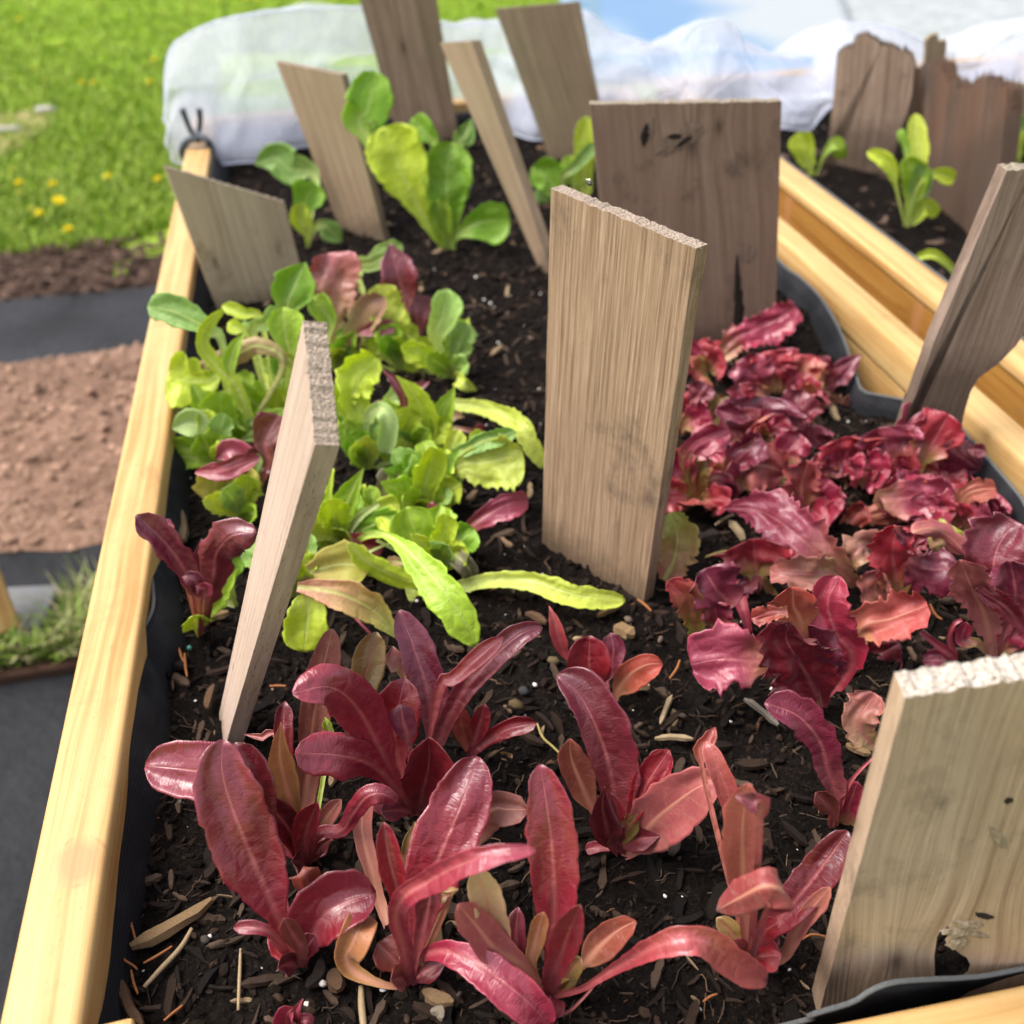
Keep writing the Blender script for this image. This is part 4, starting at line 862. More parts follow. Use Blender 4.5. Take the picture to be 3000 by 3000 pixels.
def plant(label, base, leaves, group, crop=None, cat='lettuce', kind='lettuce_plant'):
    if crop: ox, oy, s = CROP[crop]; base = (ox + base[0] * s / 1932, oy + base[1] * s / 1932)
    B = at(base[0], base[1], 0.0); root = empty(kind, B, label, cat, group)
    sc = SCALE.get(group[:6], 1.1)
    for l in leaves:
        a = list(l); kw = dict(a.pop()) if isinstance(a[-1], dict) else {}
        a[2] = tuple(k * sc for k in a[2]) if isinstance(a[2], tuple) else a[2] * sc
        if 'right patch' in group:
            if a[3] == 'fan': a[3] = 'lol'
            if a[3] != 'stalk': kw['ruf'] = kw.get('ruf', .05) * 1.9; kw['crum'] = .30; kw['ser'] = max(.42, kw.get('ser', 0)); kw['wav'] = .3
        elif kw.get('ruf'): kw['ruf'] *= 2.2; kw['ser'] = .34; kw['crum'] = .28
        elif 'left patch' in group: kw.setdefault('ser', .20); kw.setdefault('crum', .22); kw['wav'] = max(.28, kw.get('wav', 0))
        elif a[3] != 'stalk': kw.setdefault('ser', .11); kw.setdefault('crum', .17); kw['wav'] = max(.26, kw.get('wav', 0))
        make_leaf(root, B, a[0], a[1], a[2], a[3], a[4], a[5] if len(a) > 5 else 0.0, **kw)
    rnd = random.Random(int(base[0] * 3 + base[1]))
    fill = 0
    if 'right patch' in group and base[1] < 1640 and len(leaves) > 2: fill = 5
    elif 'left patch' in group and len(leaves) > 3: fill = 8
    if 'romaine' in label and len(leaves) > 5: fill = 4
    for k in range(fill):
        if label.startswith('purple') and k % 3: continue
        az = 6.283 * (k + rnd.random()) / fill; L = rnd.uniform(.038, .062) if 'right' in group else rnd.uniform(.055, .09); tl = R(rnd.uniform(25, 66) if 'right' in group else rnd.uniform(8, 50)); d = Vector((math.cos(az), math.sin(az), 0))
        path = [B + d * (L * t * math.sin(tl)) + Vector((0, 0, L * (t * math.cos(tl) - .25 * t * t) + .004)) for t in (.1, .35, .65, 1)]
        if path[-1].x < -0.168 or path[-1].x > rl_x(path[-1].y) - 0.012: continue
        if 'romaine' in label:
            path = [B + (q - B) * .55 for q in path]; make_leaf(root, B, 'F', [(base[0] + k, base[1]), (k, az)], rnd.uniform(.006, .010), rnd.choice(['rom', 'oval', 'spear']), rnd.choice(['deep', 'olive', 'burg', 'red', 'brown', 'mauve']), path=path, wav=.26, crum=.17, ser=.1)
        elif 'right' in group: make_leaf(root, B, 'F', [(base[0] + k, base[1]), (k, az)], rnd.uniform(.012, .019), 'lol', rnd.choice(['frill', 'dusty', 'fanred', 'rose', 'frill', 'olred']), ser=.5, ruf=.16, crum=.28, path=path)
        else: make_leaf(root, B, 'F', [(base[0] + k, base[1]), (k, az)], rnd.uniform(.009, .016), rnd.choice(['spear', 'rom', 'strap', 'lol', 'spear']), rnd.choice(['lime', 'lime', 'yel', 'green', 'lime', 'leafy', 'pale', 'green']), path=path, ser=.3, crum=.3, ruf=.08, wav=.3)
    return root
G1 = 'red romaine lettuces in the foreground'
plant('red romaine with one long leaf reaching up left to a round leaf', (1690, 1615), [
 ('C2', [(1560, 1300), (1420, 980), (1310, 700), (1255, 500), (1262, 322)], 205, 'oval', 'pink', 14, dict(cup=.25, wav=.2)),
 ('C2', [(1480, 900), (1400, 640), (1260, 530), (1050, 490), (822, 470)], 185, 'oval', 'pink', 18, dict(cup=.2, off=.03)),
 ('C2', [(1560, 1000), (1430, 600), (1330, 340)], 135, 'rom', 'deep', 10, dict(off=.025)),
 ('C2', [(1560, 1440), (1450, 1385), (1322, 1388)], 42, 'strap', 'burg', -8),
 ('K', [(650, 690), (800, 420), (1030, 290), (1295, 220)], (330, 250), 'oval', 'burg', 18, dict(cup=.5, fold=.3)),
 ('K', [(600, 760), (520, 620), (420, 452)], 105, 'strap', 'brown', -5, dict(cup=.5)),
 ('K', [(560, 900), (430, 790), (290, 655)], 30, 'stalk', 'salmon', -12),
], G1, 'C2')
plant('red romaine with a broad pink leaf arching right, front centre', (490, 1640), [
 ('C4', [(450, 1420), (385, 1200), (430, 1040), (600, 930), (850, 800, .01), (1120, 725, .015), (1375, 700, .015)], (85, 115), 'strap', 'rose', -10, dict(cup=.35, tw=(10, -15))),
 ('C4', [(540, 1250), (600, 980), (700, 720), (850, 370), (965, 40)], 245, 'oval', 'burg', 28, dict(cup=.22)),
 ('C4', [(560, 1330), (610, 1130), (640, 930)], 95, 'strap', 'deep', 4),
 ('C4', [(300, 1150), (215, 850), (150, 560), (170, 330), (185, 235)], 75, 'strap', 'dusty', 48, dict(ab=True, off=.04)),
 ('C4', [(440, 1250), (400, 1000), (335, 750), (300, 505)], 92, 'strap', 'red', 10, dict(fold=.7)),
 ('C4', [(465, 830), (475, 680), (525, 500)], 55, 'spear', 'olive', 20, dict(off=.03)),
 ('C4', [(900, 700), (1050, 430), (1180, 415), (1325, 420)], 140, 'oval', 'mauve', 24, dict(ab=True, off=.03, cup=.2)),
 ('C4', [(540, 1500), (620, 1430), (760, 1425), (950, 1500), (1160, 1650), (1340, 1800), (1480, 1960)], (150, 165), 'rom', 'rose', 0, dict(z=[.012, .03, .042, .046, .042, .032, .016], cup=.25)),
 ('K', [(1420, 1090), (1250, 1040), (1080, 950), (1015, 830), (1060, 720), (1130, 560), (1180, 420)], (165, 165), 'rom', 'olbrn', 0, dict(z=[.004, .008, .012, .02, .03, .038, .03], ab=True)),
 ('C4', [(760, 1060), (700, 1050), (665, 1020), (830, 980)], 50, 'oval', 'olive', 10),
], G1, 'C4')
plant('red romaine with one tall rounded leaf and a salmon leaf sprawling right', (1460, 1720), [
 ('C4', [(1490, 1350), (1505, 1000), (1485, 650), (1445, 350), (1405, 98)], (180, 205), 'oval', 'pink', 14, dict(cup=.3, wav=.2)),
 ('C4', [(1480, 1630), (1540, 1480), (1610, 1280), (1690, 1088)], (120, 115), 'strap', 'red', -12, dict(fold=.4)),
 ('C4', [(1330, 1580), (1180, 1440), (1085, 1220), (1010, 1000), (950, 822)], 125, 'rom', 'palepk', 6, dict(ab=True)),
 ('C4', [(1300, 1540), (1090, 1400), (950, 1230), (825, 1085)], 135, 'oval', 'pink', 0, dict(ab=True, cup=.2)),
 ('C4', [(1280, 1500), (1235, 1300), (1250, 1105)], 80, 'oval', 'mauve', 8),
 ('C4', [(1345, 1540), (1375, 1350), (1430, 1140)], 75, 'strap', 'olbrn', 6, dict(ab=True)),
 ('C4', [(1545, 1680), (1620, 1560), (1700, 1468)], 85, 'oval', 'olive', -5),
 ('C4', [(1720, 1500), (1830, 1380), (1960, 1270), (2085, 1205)], 120, 'oval', 'brown', 0, dict(ab=True)),
 ('F', [(1704 * 1, 2896), (1800, 2838), (1900, 2782), (2000, 2752), (2080, 2765), (2160, 2825), (2248, 2872)], (48, 55), 'rom', 'salmon', 0, dict(z=[.02, .045, .075, .09, .085, .06, .035])),
 ('C4', [(1480, 1880), (1600, 1850), (1710, 1750), (1830, 1615)], 16, 'stalk', 'brown', 0, dict(z=[.006, .01, .02, .03], nb=True)),
 ('C4', [(1560, 1860), (1530, 1800), (1570, 1740)], 22, 'stalk', 'salmon', -5),
], G1, 'C4')
plant('red romaine with a large net veined shiny leaf, right of centre', (755, 1905), [
 ('C5', [(735, 1650), (690, 1330), (590, 1020), (470, 800), (322, 668)], (130, 245), 'oval', 'mauve', 16, dict(cup=.3, fold=.25)),
 ('C5', [(570, 1620), (490, 1440), (420, 1260), (410, 1120)], (110, 125), 'oval', 'brown', 8, dict(ab=True)),
 ('C5', [(690, 1850), (665, 1720), (640, 1600), (655, 1460)], 125, 'spear', 'deep', -8, dict(fold=.6)),
 ('C5', [(800, 1800), (860, 1650), (960, 1430), (1110, 1200)], 118, 'rom', 'red', 4),
 ('C5', [(860, 1880), (1010, 1700), (1180, 1560), (1330, 1460), (1480, 1425)], (205, 235), 'oval', 'pink', -6, dict(ab=True, cup=.3)),
 ('C5', [(690, 1890), (610, 1885), (520, 1905)], 48, 'strap', 'pink', -15),
 ('C5', [(730, 1700), (745, 1620), (700, 1500)], 60, 'spear', 'burg', 0, dict(fold=.8)),
], G1, 'C5')
plant('small red romaine with two round orange red leaves beyond the shiny one', (700, 862), [
 ('C5', [(575, 770), (545, 600), (552, 392)], 172, 'oval', 'red', 4, dict(cup=.3)),
 ('C5', [(745, 780), (840, 665), (950, 600), (1066, 590)], (95, 135), 'oval', 'orange', -6, dict(ab=True)),
 ('C5', [(660, 700), (715, 520), (700, 372)], 95, 'oval', 'purp', 14, dict(off=.012)),
 ('C5', [(400, 560), (335, 420), (300, 290), (262, 180)], 62, 'spear', 'salmon', 12, dict(off=.012, fold=.5)),
], G1, 'C5')
plant('red romaine with pink stems and a dark blade beside the large pale plank', (385, 1575), [
 ('C6', [(355, 1300), (340, 1000), (345, 760), (375, 570)], (128, 112), 'strap', 'salmon', 0, dict(ab=True)),
 ('C6', [(440, 760), (395, 690), (345, 650), (300, 640)], 62, 'oval', 'mauve', -10),
 ('C6', [(330, 950), (260, 640), (180, 440), (128, 335)], 68, 'strap', 'salmon', 14, dict(off=.02)),
 ('C6', [(110, 480), (140, 350), (185, 252)], 48, 'oval', 'orange', 18, dict(off=.03)),
 ('C6', [(480, 1280), (570, 1190), (470, 1150), (320, 1220), (192, 1290)], (110, 120), 'flap', 'deep', -16, dict(cup=.4)),
 ('C6', [(460, 1430), (600, 1270), (760, 1080), (935, 840)], (112, 130), 'oval', 'deep', 8),
 ('C6', [(560, 1560), (650, 1400), (760, 1250), (835, 1160)], 58, 'strap', 'rose', 2, dict(ab=True)),
 ('C6', [(420, 1480), (470, 1400), (555, 1350)], 70, 'oval', 'red', -14),
], G1, 'C6')
plant('red frilled lettuce peeping out left of the large pale plank', (850, 812), [
 ('C6', [(860, 620), (815, 470), (770, 320), (650, 185), (465, 112)], (95, 120), 'strap', 'purp', 4, dict(ser=.35)),
 ('C6', [(920, 830), (940, 700), (990, 560)], 92, 'oval', 'frill', 0, dict(ser=.3)),
 ('C6', [(850, 740), (815, 690), (752, 622)], 62, 'oval', 'brown', -8, dict(ser=.3)),
 ('C6', [(930, 600), (1000, 500), (1085, 420)], 15, 'stalk', 'rose', 0),
], G1, 'C6')
plant('red romaine with two pink leaves curling left and a dark round heart', (1490, 1420), [
 ('C3', [(1300, 1080), (1190, 850), (1060, 640, .01), (880, 510, .025), (622, 560, .04)], (175, 200), 'oval', 'pink', 0, dict(cup=-.2, tw=(0, 12), arch=0)),
 ('C3', [(1370, 1250), (1200, 1080), (980, 1000, .015), (640, 975, .03)], (180, 165), 'rom', 'pink', -8, dict(cup=-.15, arch=0)),
 ('C3', [(1505, 1400), (1540, 1250), (1585, 1060), (1585, 868)], (195, 190), 'fan', 'red', -8, dict(fold=.5)),
 ('C3', [(1370, 1050), (1340, 800), (1380, 600), (1415, 450)], (185, 185), 'oval', 'red', 10, dict(cup=.4, off=.01)),
 ('C3', [(1440, 900), (1405, 770), (1385, 640)], 100, 'oval', 'purp', 4, dict(cup=-.4)),
 ('C3', [(1600, 860), (1580, 560), (1480, 240), (1375, -30)], (120, 150), 'oval', 'purp', 20, dict(off=.012)),
 ('F', [(1285, 2170), (1355, 2030), (1440, 1930), (1520, 1860), (1588, 1836)], (42, 42), 'strap', 'mauve', 6, dict(off=.02)),
 ('L5', [(1200, 1880), (1330, 1760), (1530, 1580), (1720, 1425)], 85, 'strap', 'red', 2),
 ('C3', [(1040, 900), (1090, 620), (1150, 380), (1215, 125)], (125, 125), 'rom', 'olive', 14, dict(off=.03)),
 ('L5', [(920, 1760), (850, 1640), (830, 1500)], 80, 'oval', 'tanpk', 16, dict(off=.03)),
], G1, 'C3')
plant('small orange red seedling spreading low behind the dark heart leaf', (1375, 2212), [
 ('F', [(1372, 2200), (1352, 2120), (1340, 2035)], 32, 'spear', 'orange', 4),
 ('F', [(1400, 2190), (1480, 2138), (1572, 2118)], 30, 'strap', 'red', -5),
 ('F', [(1385, 2180), (1405, 2120), (1420, 2062)], 30, 'oval', 'red', 4),
 ('F', [(1420, 2260), (1465, 2235), (1500, 2210)], 30, 'oval', 'olive', -5),
], G1)
plant('mauve and orange romaine between the wedge plank and the pink leaves', (720, 1785), [
 ('C3', [(650, 1480), (560, 1160), (530, 960), (540, 765)], (108, 110), 'spear', 'olbrn', 2, dict(ab=True, cup=.2)),
 ('C3', [(690, 1500), (735, 1100), (770, 760), (830, 430), (900, 102)], (120, 130), 'strap', 'mauve', 18, dict(ab=True, off=.04)),
 ('C3', [(600, 1150), (555, 850), (565, 615)], (70, 80), 'strap', 'burg', 18, dict(off=.025)),
 ('C3', [(680, 1700), (610, 1540), (490, 1390), (392, 1305)], (100, 110), 'strap', 'deep', -4, dict(fold=.5)),
 ('C3', [(700, 1680), (720, 1520), (800, 1325)], (110, 70), 'strap', 'red', -8, dict(fold=.4)),
 ('C3', [(770, 1600), (860, 1440), (965, 1308)], 72, 'oval', 'dusty', 6, dict(ab=True)),
 ('C3', [(760, 1750), (830, 1640), (935, 1560)], 42, 'spear', 'brown', -4),
 ('C3', [(700, 1800), (725, 1880), (745, 2000)], 110, 'flap', 'orange', 0, dict(z=[.035, .03, .018], ab=True)),
 ('C3', [(880, 900), (868, 800), (850, 728)], 38, 'strap', 'green', 16, dict(off=.03)),
 ('C3', [(520, 905), (400, 870), (275, 848)], 30, 'spear', 'brown', 20, dict(off=.03)),
 ('C3', [(790, 1560), (960, 1525), (1050, 1400), (1140, 1290), (1250, 1265), (1382, 1335)], (75, 85), 'strap', 'pink', -6, dict(cup=-.2)),
], G1, 'C3')
plant('tiny red seedling at the bottom edge of the photo', (850, 3030), [
 ('F', [(850, 3020), (868, 2960), (888, 2926)], 20, 'spear', 'rose', 0),
 ('F', [(846, 3024), (838, 2975), (860, 2952)], 40, 'oval', 'rose', 0, dict(fold=.5)),
 ('F', [(860, 3020), (890, 2990), (920, 2998)], 25, 'oval', 'pink', -6),
], G1)

G2 = 'mixed green and red lettuces in the left patch'
plant('pale green lettuce with a sage leaf tip hanging over the left rail', (760, 1290), [
 ('L2', [(700, 480), (600, 330), (450, 240), (280, 165), (92, 130)], (105, 125), 'rom', 'sage', 12, dict(cup=.2)),
 ('L2', [(915, 1190), (890, 980), (800, 780), (650, 620), (530, 470), (535, 340), (610, 230), (704, 155)], (52, 58), 'strap', 'lime', 4, dict(tw=(0, 30))),
 ('L2', [(770, 760), (750, 600), (800, 450), (882, 335)], 52, 'spear', 'green', 8),
 ('L2', [(1180, 640), (1000, 450), (800, 520), (560, 620), (336, 748)], 78, 'spear', 'tan', 8, dict(cup=-.4, off=.01)),
 ('L2', [(720, 720), (560, 740), (400, 730), (255, 690)], (190, 190), 'fan', 'lime', 6, dict(ruf=.12, off=.02)),
 ('L2', [(600, 1010), (520, 880), (435, 740)], 62, 'spear', 'green', 2),
 ('L2', [(790, 1260), (720, 1100), (680, 950), (692, 815)], (135, 120), 'rom', 'green', -2),
 ('L2', [(850, 1180), (820, 1080), (740, 990)], 70, 'rom', 'leafy', 6),
], G2, 'L2')
plant('green lettuce with two round leaves pressed against the black liner', (640, 1450), [
 ('L2', [(560, 1160), (440, 1090), (285, 1120)], (95, 125), 'spear', 'pale', 6, dict(ab=True)),
 ('L2', [(630, 1440), (500, 1370), (380, 1345), (215, 1365)], (120, 145), 'rom', 'green', -6),
 ('L2', [(560, 1880), (450, 1700), (330, 1590), (190, 1522)], (110, 150), 'spear', 'lime', -10),
 ('L2', [(560, 1900), (520, 1930), (500, 2000)], 60, 'rom', 'pale', -6),
], G2, 'L2')
plant('dark green lettuce with upright spoon leaves below the greyish plank', (1120, 1130), [
 ('L2', [(1050, 1120), (960, 930), (990, 716)], (85, 95), 'spear', 'green', 0),
 ('L2', [(1200, 900), (1150, 810), (1100, 728)], 48, 'spear', 'green', 2),
 ('L2', [(1240, 600), (1200, 350), (1185, 138)], (110, 140), 'rom', 'green', 10),
 ('T1', [(1620, 1780), (1660, 1640), (1730, 1485)], (115, 115), 'spear', 'leafy', 14, dict(off=.02)),
 ('L2', [(1020, 290), (860, 185), (690, 128)], 45, 'strap', 'lime', 16, dict(off=.03)),
 ('L2', [(900, 400), (810, 310), (738, 265)], 55, 'rom', 'lime', 10, dict(off=.02)),
 ('L2', [(940, 370), (1050, 270), (1155, 135)], 62, 'strap', 'pale', 12, dict(off=.015)),
 ('L2', [(1262, 640), (1190, 540), (1110, 490)], 50, 'spear', 'yel', -4),
 ('L2', [(950, 330), (930, 300), (850, 340)], 60, 'rom', 'leafy', 18, dict(off=.04)),
 ('L2', [(1150, 720), (1060, 640), (960, 600)], 90, 'spear', 'green', 22, dict(off=.04)),
 ('L2', [(1250, 800), (1180, 640), (1230, 500)], 90, 'rom', 'leafy', 20, dict(off=.04)),
 ('T1', [(1860, 1900), (1820, 1750), (1770, 1680)], 60, 'rom', 'green', 14, dict(off=.03)),
], G2, 'L2')
plant('red and olive lettuce with a pink folded rim beside the wedge plank', (880, 1870), [
 ('L2', [(960, 1600), (880, 1420), (760, 1310), (640, 1370)], (100, 130), 'spear', 'dusty', 10, dict(off=.01)),
 ('L2', [(1060, 1420), (1040, 1230), (1150, 1010)], (130, 150), 'fan', 'brown', 12, dict(ser=.25)),
 ('L2', [(1000, 1600), (950, 1450), (1060, 1330)], (120, 120), 'fan', 'mauve', 14),
 ('L2', [(850, 1830), (770, 1690), (740, 1500), (735, 1410)], (225, 225), 'rom', 'oltan', 4, dict(cup=.2)),
 ('L2', [(475, 1475), (700, 1455), (850, 1400), (1000, 1345)], (70, 75), 'flap', 'pink', -4, dict(nb=True, wav=.4)),
 ('L2', [(900, 1900), (860, 1850), (830, 1800)], 60, 'rom', 'tan', -10),
], G2, 'L2')
plant('purple lettuce with one leaf reaching out over the left rail', (510, 1262), [
 ('L4', [(470, 900), (410, 780), (300, 610), (150, 440), (-4, 300)], (95, 110), 'strap', 'purp', -4, dict(ser=.3, fold=.25)),
 ('L4', [(570, 1000), (620, 800), (640, 620), (760, 470, .01), (970, 440, .015)], (130, 150), 'strap', 'mauve', -8, dict(cup=-.35)),
 ('L4', [(510, 950), (530, 740), (525, 490)], (90, 90), 'spear', 'mauve', 8, dict(ser=.25)),
 ('L4', [(520, 960), (470, 830), (370, 800)], 62, 'flap', 'purp', -14),
 ('L4', [(540, 960), (560, 910), (480, 870)], 60, 'flap', 'rose', -16),
 ('L4', [(300, 480), (260, 400), (200, 340)], 45, 'rom', 'dusty', 10),
], G2, 'L4')
plant('green leaf clump showing through between purple leaf and wedge plank', (800, 1010), [
 ('L4', [(770, 900), (740, 780), (770, 610)], (105, 100), 'rom', 'leafy', 4),
 ('L4', [(680, 800), (700, 700), (690, 600)], 50, 'spear', 'green', 8),
 ('L4', [(700, 980), (760, 850), (830, 690)], 28, 'stalk', 'white', 6),
], G2, 'L4')
plant('pink and lime lettuce ruffled at the head of the left patch', (250, 640), [
 ('F', [(985, 1010), (972, 900), (975, 800), (962, 742)], (62, 68), 'fan', 'pkgrn', 6, dict(ruf=.10)),
 ('L3', [(310, 540), (390, 330), (500, 150), (628, 58)], (105, 120), 'strap', 'pkgrn', 2, dict(ab=True)),
 ('L3', [(355, 395), (500, 320), (718, 285)], (58, 62), 'rom', 'dusty', -6),
 ('L3', [(320, 600), (360, 500), (455, 395)], 75, 'rom', 'brown', -4),
 ('L3', [(250, 640), (215, 500), (170, 400)], 50, 'spear', 'mauve', 4),
 ('L3', [(90, 60), (110, 140), (190, 260)], 40, 'strap', 'leafy', 10, dict(nb=True)),
], G2, 'L3')
plant('yellow lime frilled lettuce below a purple leaf at the back of the patch', (740, 640), [
 ('L3', [(740, 560), (700, 350), (640, 150), (560, -40)], (120, 130), 'strap', 'yel', 4, dict(ruf=.12)),
 ('L3', [(520, 570), (545, 460), (590, 370)], (95, 60), 'rom', 'lime', 0),
 ('L3', [(880, 380), (885, 200), (855, 45)], (140, 135), 'rom', 'purp', 8, dict(cup=-.3, off=.03)),
 ('F', [(1185, 900), (1165, 800), (1142, 712)], (50, 50), 'spear', 'mauve', 10, dict(off=.03)),
 ('T2', [(90, 1560), (190, 1480), (345, 1385)], 55, 'strap', 'pale', 12, dict(off=.04)),
 ('L3', [(1000, 640), (930, 500), (870, 365)], (165, 150), 'spear', 'lime', 2),
 ('L3', [(1100, 740), (1085, 620), (1080, 495)], 72, 'spear', 'lime', 0),
 ('L3', [(680, 660), (850, 640), (950, 640), (1035, 770)], (62, 70), 'flap', 'tanpk', -6, dict(nb=True, cup=-.4)),
 ('L3', [(720, 560), (650, 500), (580, 480)], 80, 'rom', 'lime', 16, dict(off=.03)),
], G2, 'L3')
plant('tall pale green leaf pair standing at the right of the lime frills', (1160, 700), [
 ('L3', [(1040, 400), (1090, 210), (1140, -8)], (95, 130), 'strap', 'pale', 0),
 ('L3', [(1180, 660), (1245, 450), (1225, 230)], (110, 72), 'strap', 'green', 4),
 ('L3', [(1120, 560), (1150, 400), (1120, 250)], 80, 'strap', 'lime', 8),
 ('L3', [(1195, 690), (1250, 750), (1375, 812)], 52, 'spear', 'yel', 0, dict(z=[.01, .02, .004])),
 ('L3', [(990, 900), (1060, 760), (1150, 690), (1215, 690)], 58, 'strap', 'green', -8),
], G2, 'L3')
plant('dark purple upright leaf spears among bright green pointed leaves', (860, 1340), [
 ('L3', [(790, 1020), (775, 860), (700, 730), (605, 640)], (42, 50), 'spear', 'purp', 4),
 ('L3', [(830, 900), (880, 800), (995, 735)], 50, 'spear', 'purp', 6),
 ('L3', [(930, 1330), (945, 1080), (880, 870), (718, 692)], (85, 110), 'spear', 'lime', -4),
 ('L3', [(850, 1330), (815, 1150), (820, 942)], (105, 100), 'strap', 'lime', -8, dict(ruf=.12)),
 ('L3', [(1080, 1270), (1090, 1050), (1192, 780)], (95, 80), 'spear', 'green', 0),
 ('L3', [(620, 960), (730, 860), (860, 800)], (95, 80), 'rom', 'pale', 14, dict(ab=True, off=.03)),
 ('L3', [(1040, 1150), (1160, 1010), (1280, 1025)], 50, 'spear', 'palepk', 8, dict(off=.02)),
 ('L3', [(1420, 1160), (1280, 1130), (1140, 1105)], 24, 'stalk', 'palepk', 0, dict(z=[.01, .02, .02], nb=True)),
 ('L3', [(1360, 1180), (1390, 1120), (1440, 1160)], 35, 'spear', 'pink', 0, dict(nb=True, z=[.01, .02, .01])),
], G2, 'L3')
plant('lime frilled lettuce tucked behind the wedge plank', (470, 1440), [
 ('L3', [(450, 1060), (385, 860), (430, 680), (580, 560)], (150, 130), 'strap', 'lime', 6, dict(ruf=.14)),
 ('L3', [(330, 1000), (300, 880), (340, 740)], (110, 110), 'strap', 'lime', 6, dict(ruf=.14)),
 ('L3', [(480, 1060), (555, 955), (625, 965, .01), (670, 1100, .015), (640, 1330, .015)], (60, 85), 'strap', 'pale', 0, dict(ab=True)),
 ('L3', [(430, 1430), (370, 1220), (285, 1065)], (95, 105), 'rom', 'green', -4),
 ('L3', [(490, 1430), (500, 1250), (500, 1070)], (60, 70), 'strap', 'lime', 0, dict(ruf=.16)),
 ('L3', [(545, 1440), (690, 1375), (920, 1372)], (28, 34), 'strap', 'pale', -2),
 ('L3', [(330, 1110), (290, 1000), (330, 930)], 60, 'rom', 'leafy', 10),
 ('L3', [(640, 1400), (650, 1280), (700, 1200)], 70, 'strap', 'green', 10, dict(off=.02)),
], G2, 'L3')
plant('green lettuce with a curled shiny leaf and a brick red leaf behind it', (940, 1830), [
 ('L3', [(930, 1800), (960, 1560), (1015, 1380), (1000, 1262, .01)], (115, 110), 'strap', 'lime', -4, dict(cup=.5)),
 ('L3', [(880, 1760), (800, 1660), (742, 1560)], (100, 110), 'spear', 'orange', 6, dict(ab=True)),
 ('L3', [(960, 1830), (1000, 1760), (1010, 1690)], 40, 'spear', 'burg', 4),
 ('L3', [(1050, 1620), (1130, 1420), (1240, 1290)], (70, 45), 'spear', 'leafy', 2),
 ('L3', [(640, 1660), (650, 1540), (690, 1440)], 80, 'strap', 'dry', 8),
 ('L3', [(860, 1480), (830, 1400), (850, 1320)], 60, 'strap', 'leafy', 10),
], G2, 'L3')
plant('pale lettuce with a wide veined leaf lying out over bare soil', (1050, 1700), [
 ('L3', [(1110, 1530), (1250, 1410), (1450, 1390), (1745, 1320)], (150, 215), 'fan', 'yel', -14, dict(ruf=.06)),
 ('L3', [(1130, 1390), (1330, 1260), (1500, 1195), (1690, 1150)], (60, 75), 'strap', 'sage', -4, dict(ruf=.06)),
 ('L3', [(1150, 1320), (1190, 1220), (1225, 1125)], (70, 75), 'strap', 'yel', 2),
 ('L3', [(1300, 1260), (1370, 1190), (1430, 1150)], 60, 'rom', 'lime', 2),
 ('L3', [(1180, 920), (1400, 940), (1640, 1030), (1730, 1090, .005), (1810, 1230), (1915, 1440)], (66, 80), 'strap', 'yel', 0, dict(z=[.02, .04, .05, .055, .045, .02], nb=True)),
], G2, 'L3')
plant('bright green spear leaves with white stalks right of the wedge plank', (420, 690), [
 ('L5', [(390, 640), (435, 400), (520, 200), (596, 62)], (110, 80), 'spear', 'green', 0),
 ('L5', [(290, 680), (300, 400), (335, 60)], (38, 42), 'stalk', 'lime', 4),
 ('L5', [(330, 660), (330, 560), (350, 470)], 60, 'strap', 'lime', 2),
 ('L5', [(620, 600), (605, 400), (590, 190)], (20, 40), 'stalk', 'lime', 10, dict(off=.02)),
 ('L5', [(640, 420), (670, 320), (640, 200)], 60, 'rom', 'green', 12, dict(off=.02)),
 ('L5', [(410, 650), (500, 520), (600, 420), (715, 345)], (38, 46), 'stalk', 'white', -6),
 ('L5', [(690, 400), (780, 370), (890, 355)], (80, 90), 'flap', 'lime', 2, dict(nb=True)),
 ('L5', [(230, 690), (200, 580), (200, 480)], 70, 'spear', 'leafy', 0),
 ('L5', [(250, 560), (260, 400), (300, 250)], 50, 'strap', 'green', 6),
], G2, 'L5')
plant('green heart shaped leaf with a crinkled curl at its side', (1205, 905), [
 ('L5', [(1190, 870), (1060, 660), (990, 510), (940, 372)], (175, 155), 'spoon', 'green', 2, dict(cup=.3)),
 ('L5', [(1215, 850), (1215, 690), (1250, 550), (1245, 425)], (80, 90), 'strap', 'lime', -6, dict(ruf=.10)),
 ('L5', [(1270, 740), (1380, 800), (1450, 880), (1480, 970)], (62, 75), 'flap', 'dry', 0, dict(z=[.02, .03, .02, .004])),
 ('L5', [(1050, 880), (900, 820), (780, 810)], 35, 'strap', 'tan', 0, dict(z=[.01, .02, .01], nb=True)),
 ('L5', [(620, 740), (740, 690), (840, 650)], 14, 'stalk', 'white', 6, dict(nb=True)),
 ('L5', [(700, 640), (810, 700), (920, 760)], 14, 'stalk', 'white', 6, dict(nb=True)),
 ('L5', [(470, 600), (580, 680), (740, 760)], (95, 60), 'flap', 'burg', 0, dict(z=[.03, .02, .008], nb=True)),
], G2, 'L5')
plant('mauve red leaf lying flat on bare soil left of the tall tan plank', (1285, 700), [
 ('L5', [(1320, 650), (1450, 530), (1620, 420), (1790, 340), (1925, 322)], (80, 105), 'rom', 'dusty', 0, dict(z=[.012, .03, .045, .05, .045], ser=.25)),
 ('L5', [(1150, 500), (1150, 420), (1140, 330)], 35, 'strap', 'rose', 8),
], G2, 'L5')
plant('long stalked green leaf drooping right over the dark soil', (500, 690), [
 ('L5', [(570, 630), (680, 592), (800, 610), (950, 720), (1120, 900), (1290, 1120), (1410, 1310), (1500, 1500)], (120, 150), 'spoon', 'green', 0, dict(z=[.03, .045, .055, .06, .055, .045, .03, .012], cup=.15)),
], G2, 'L5')
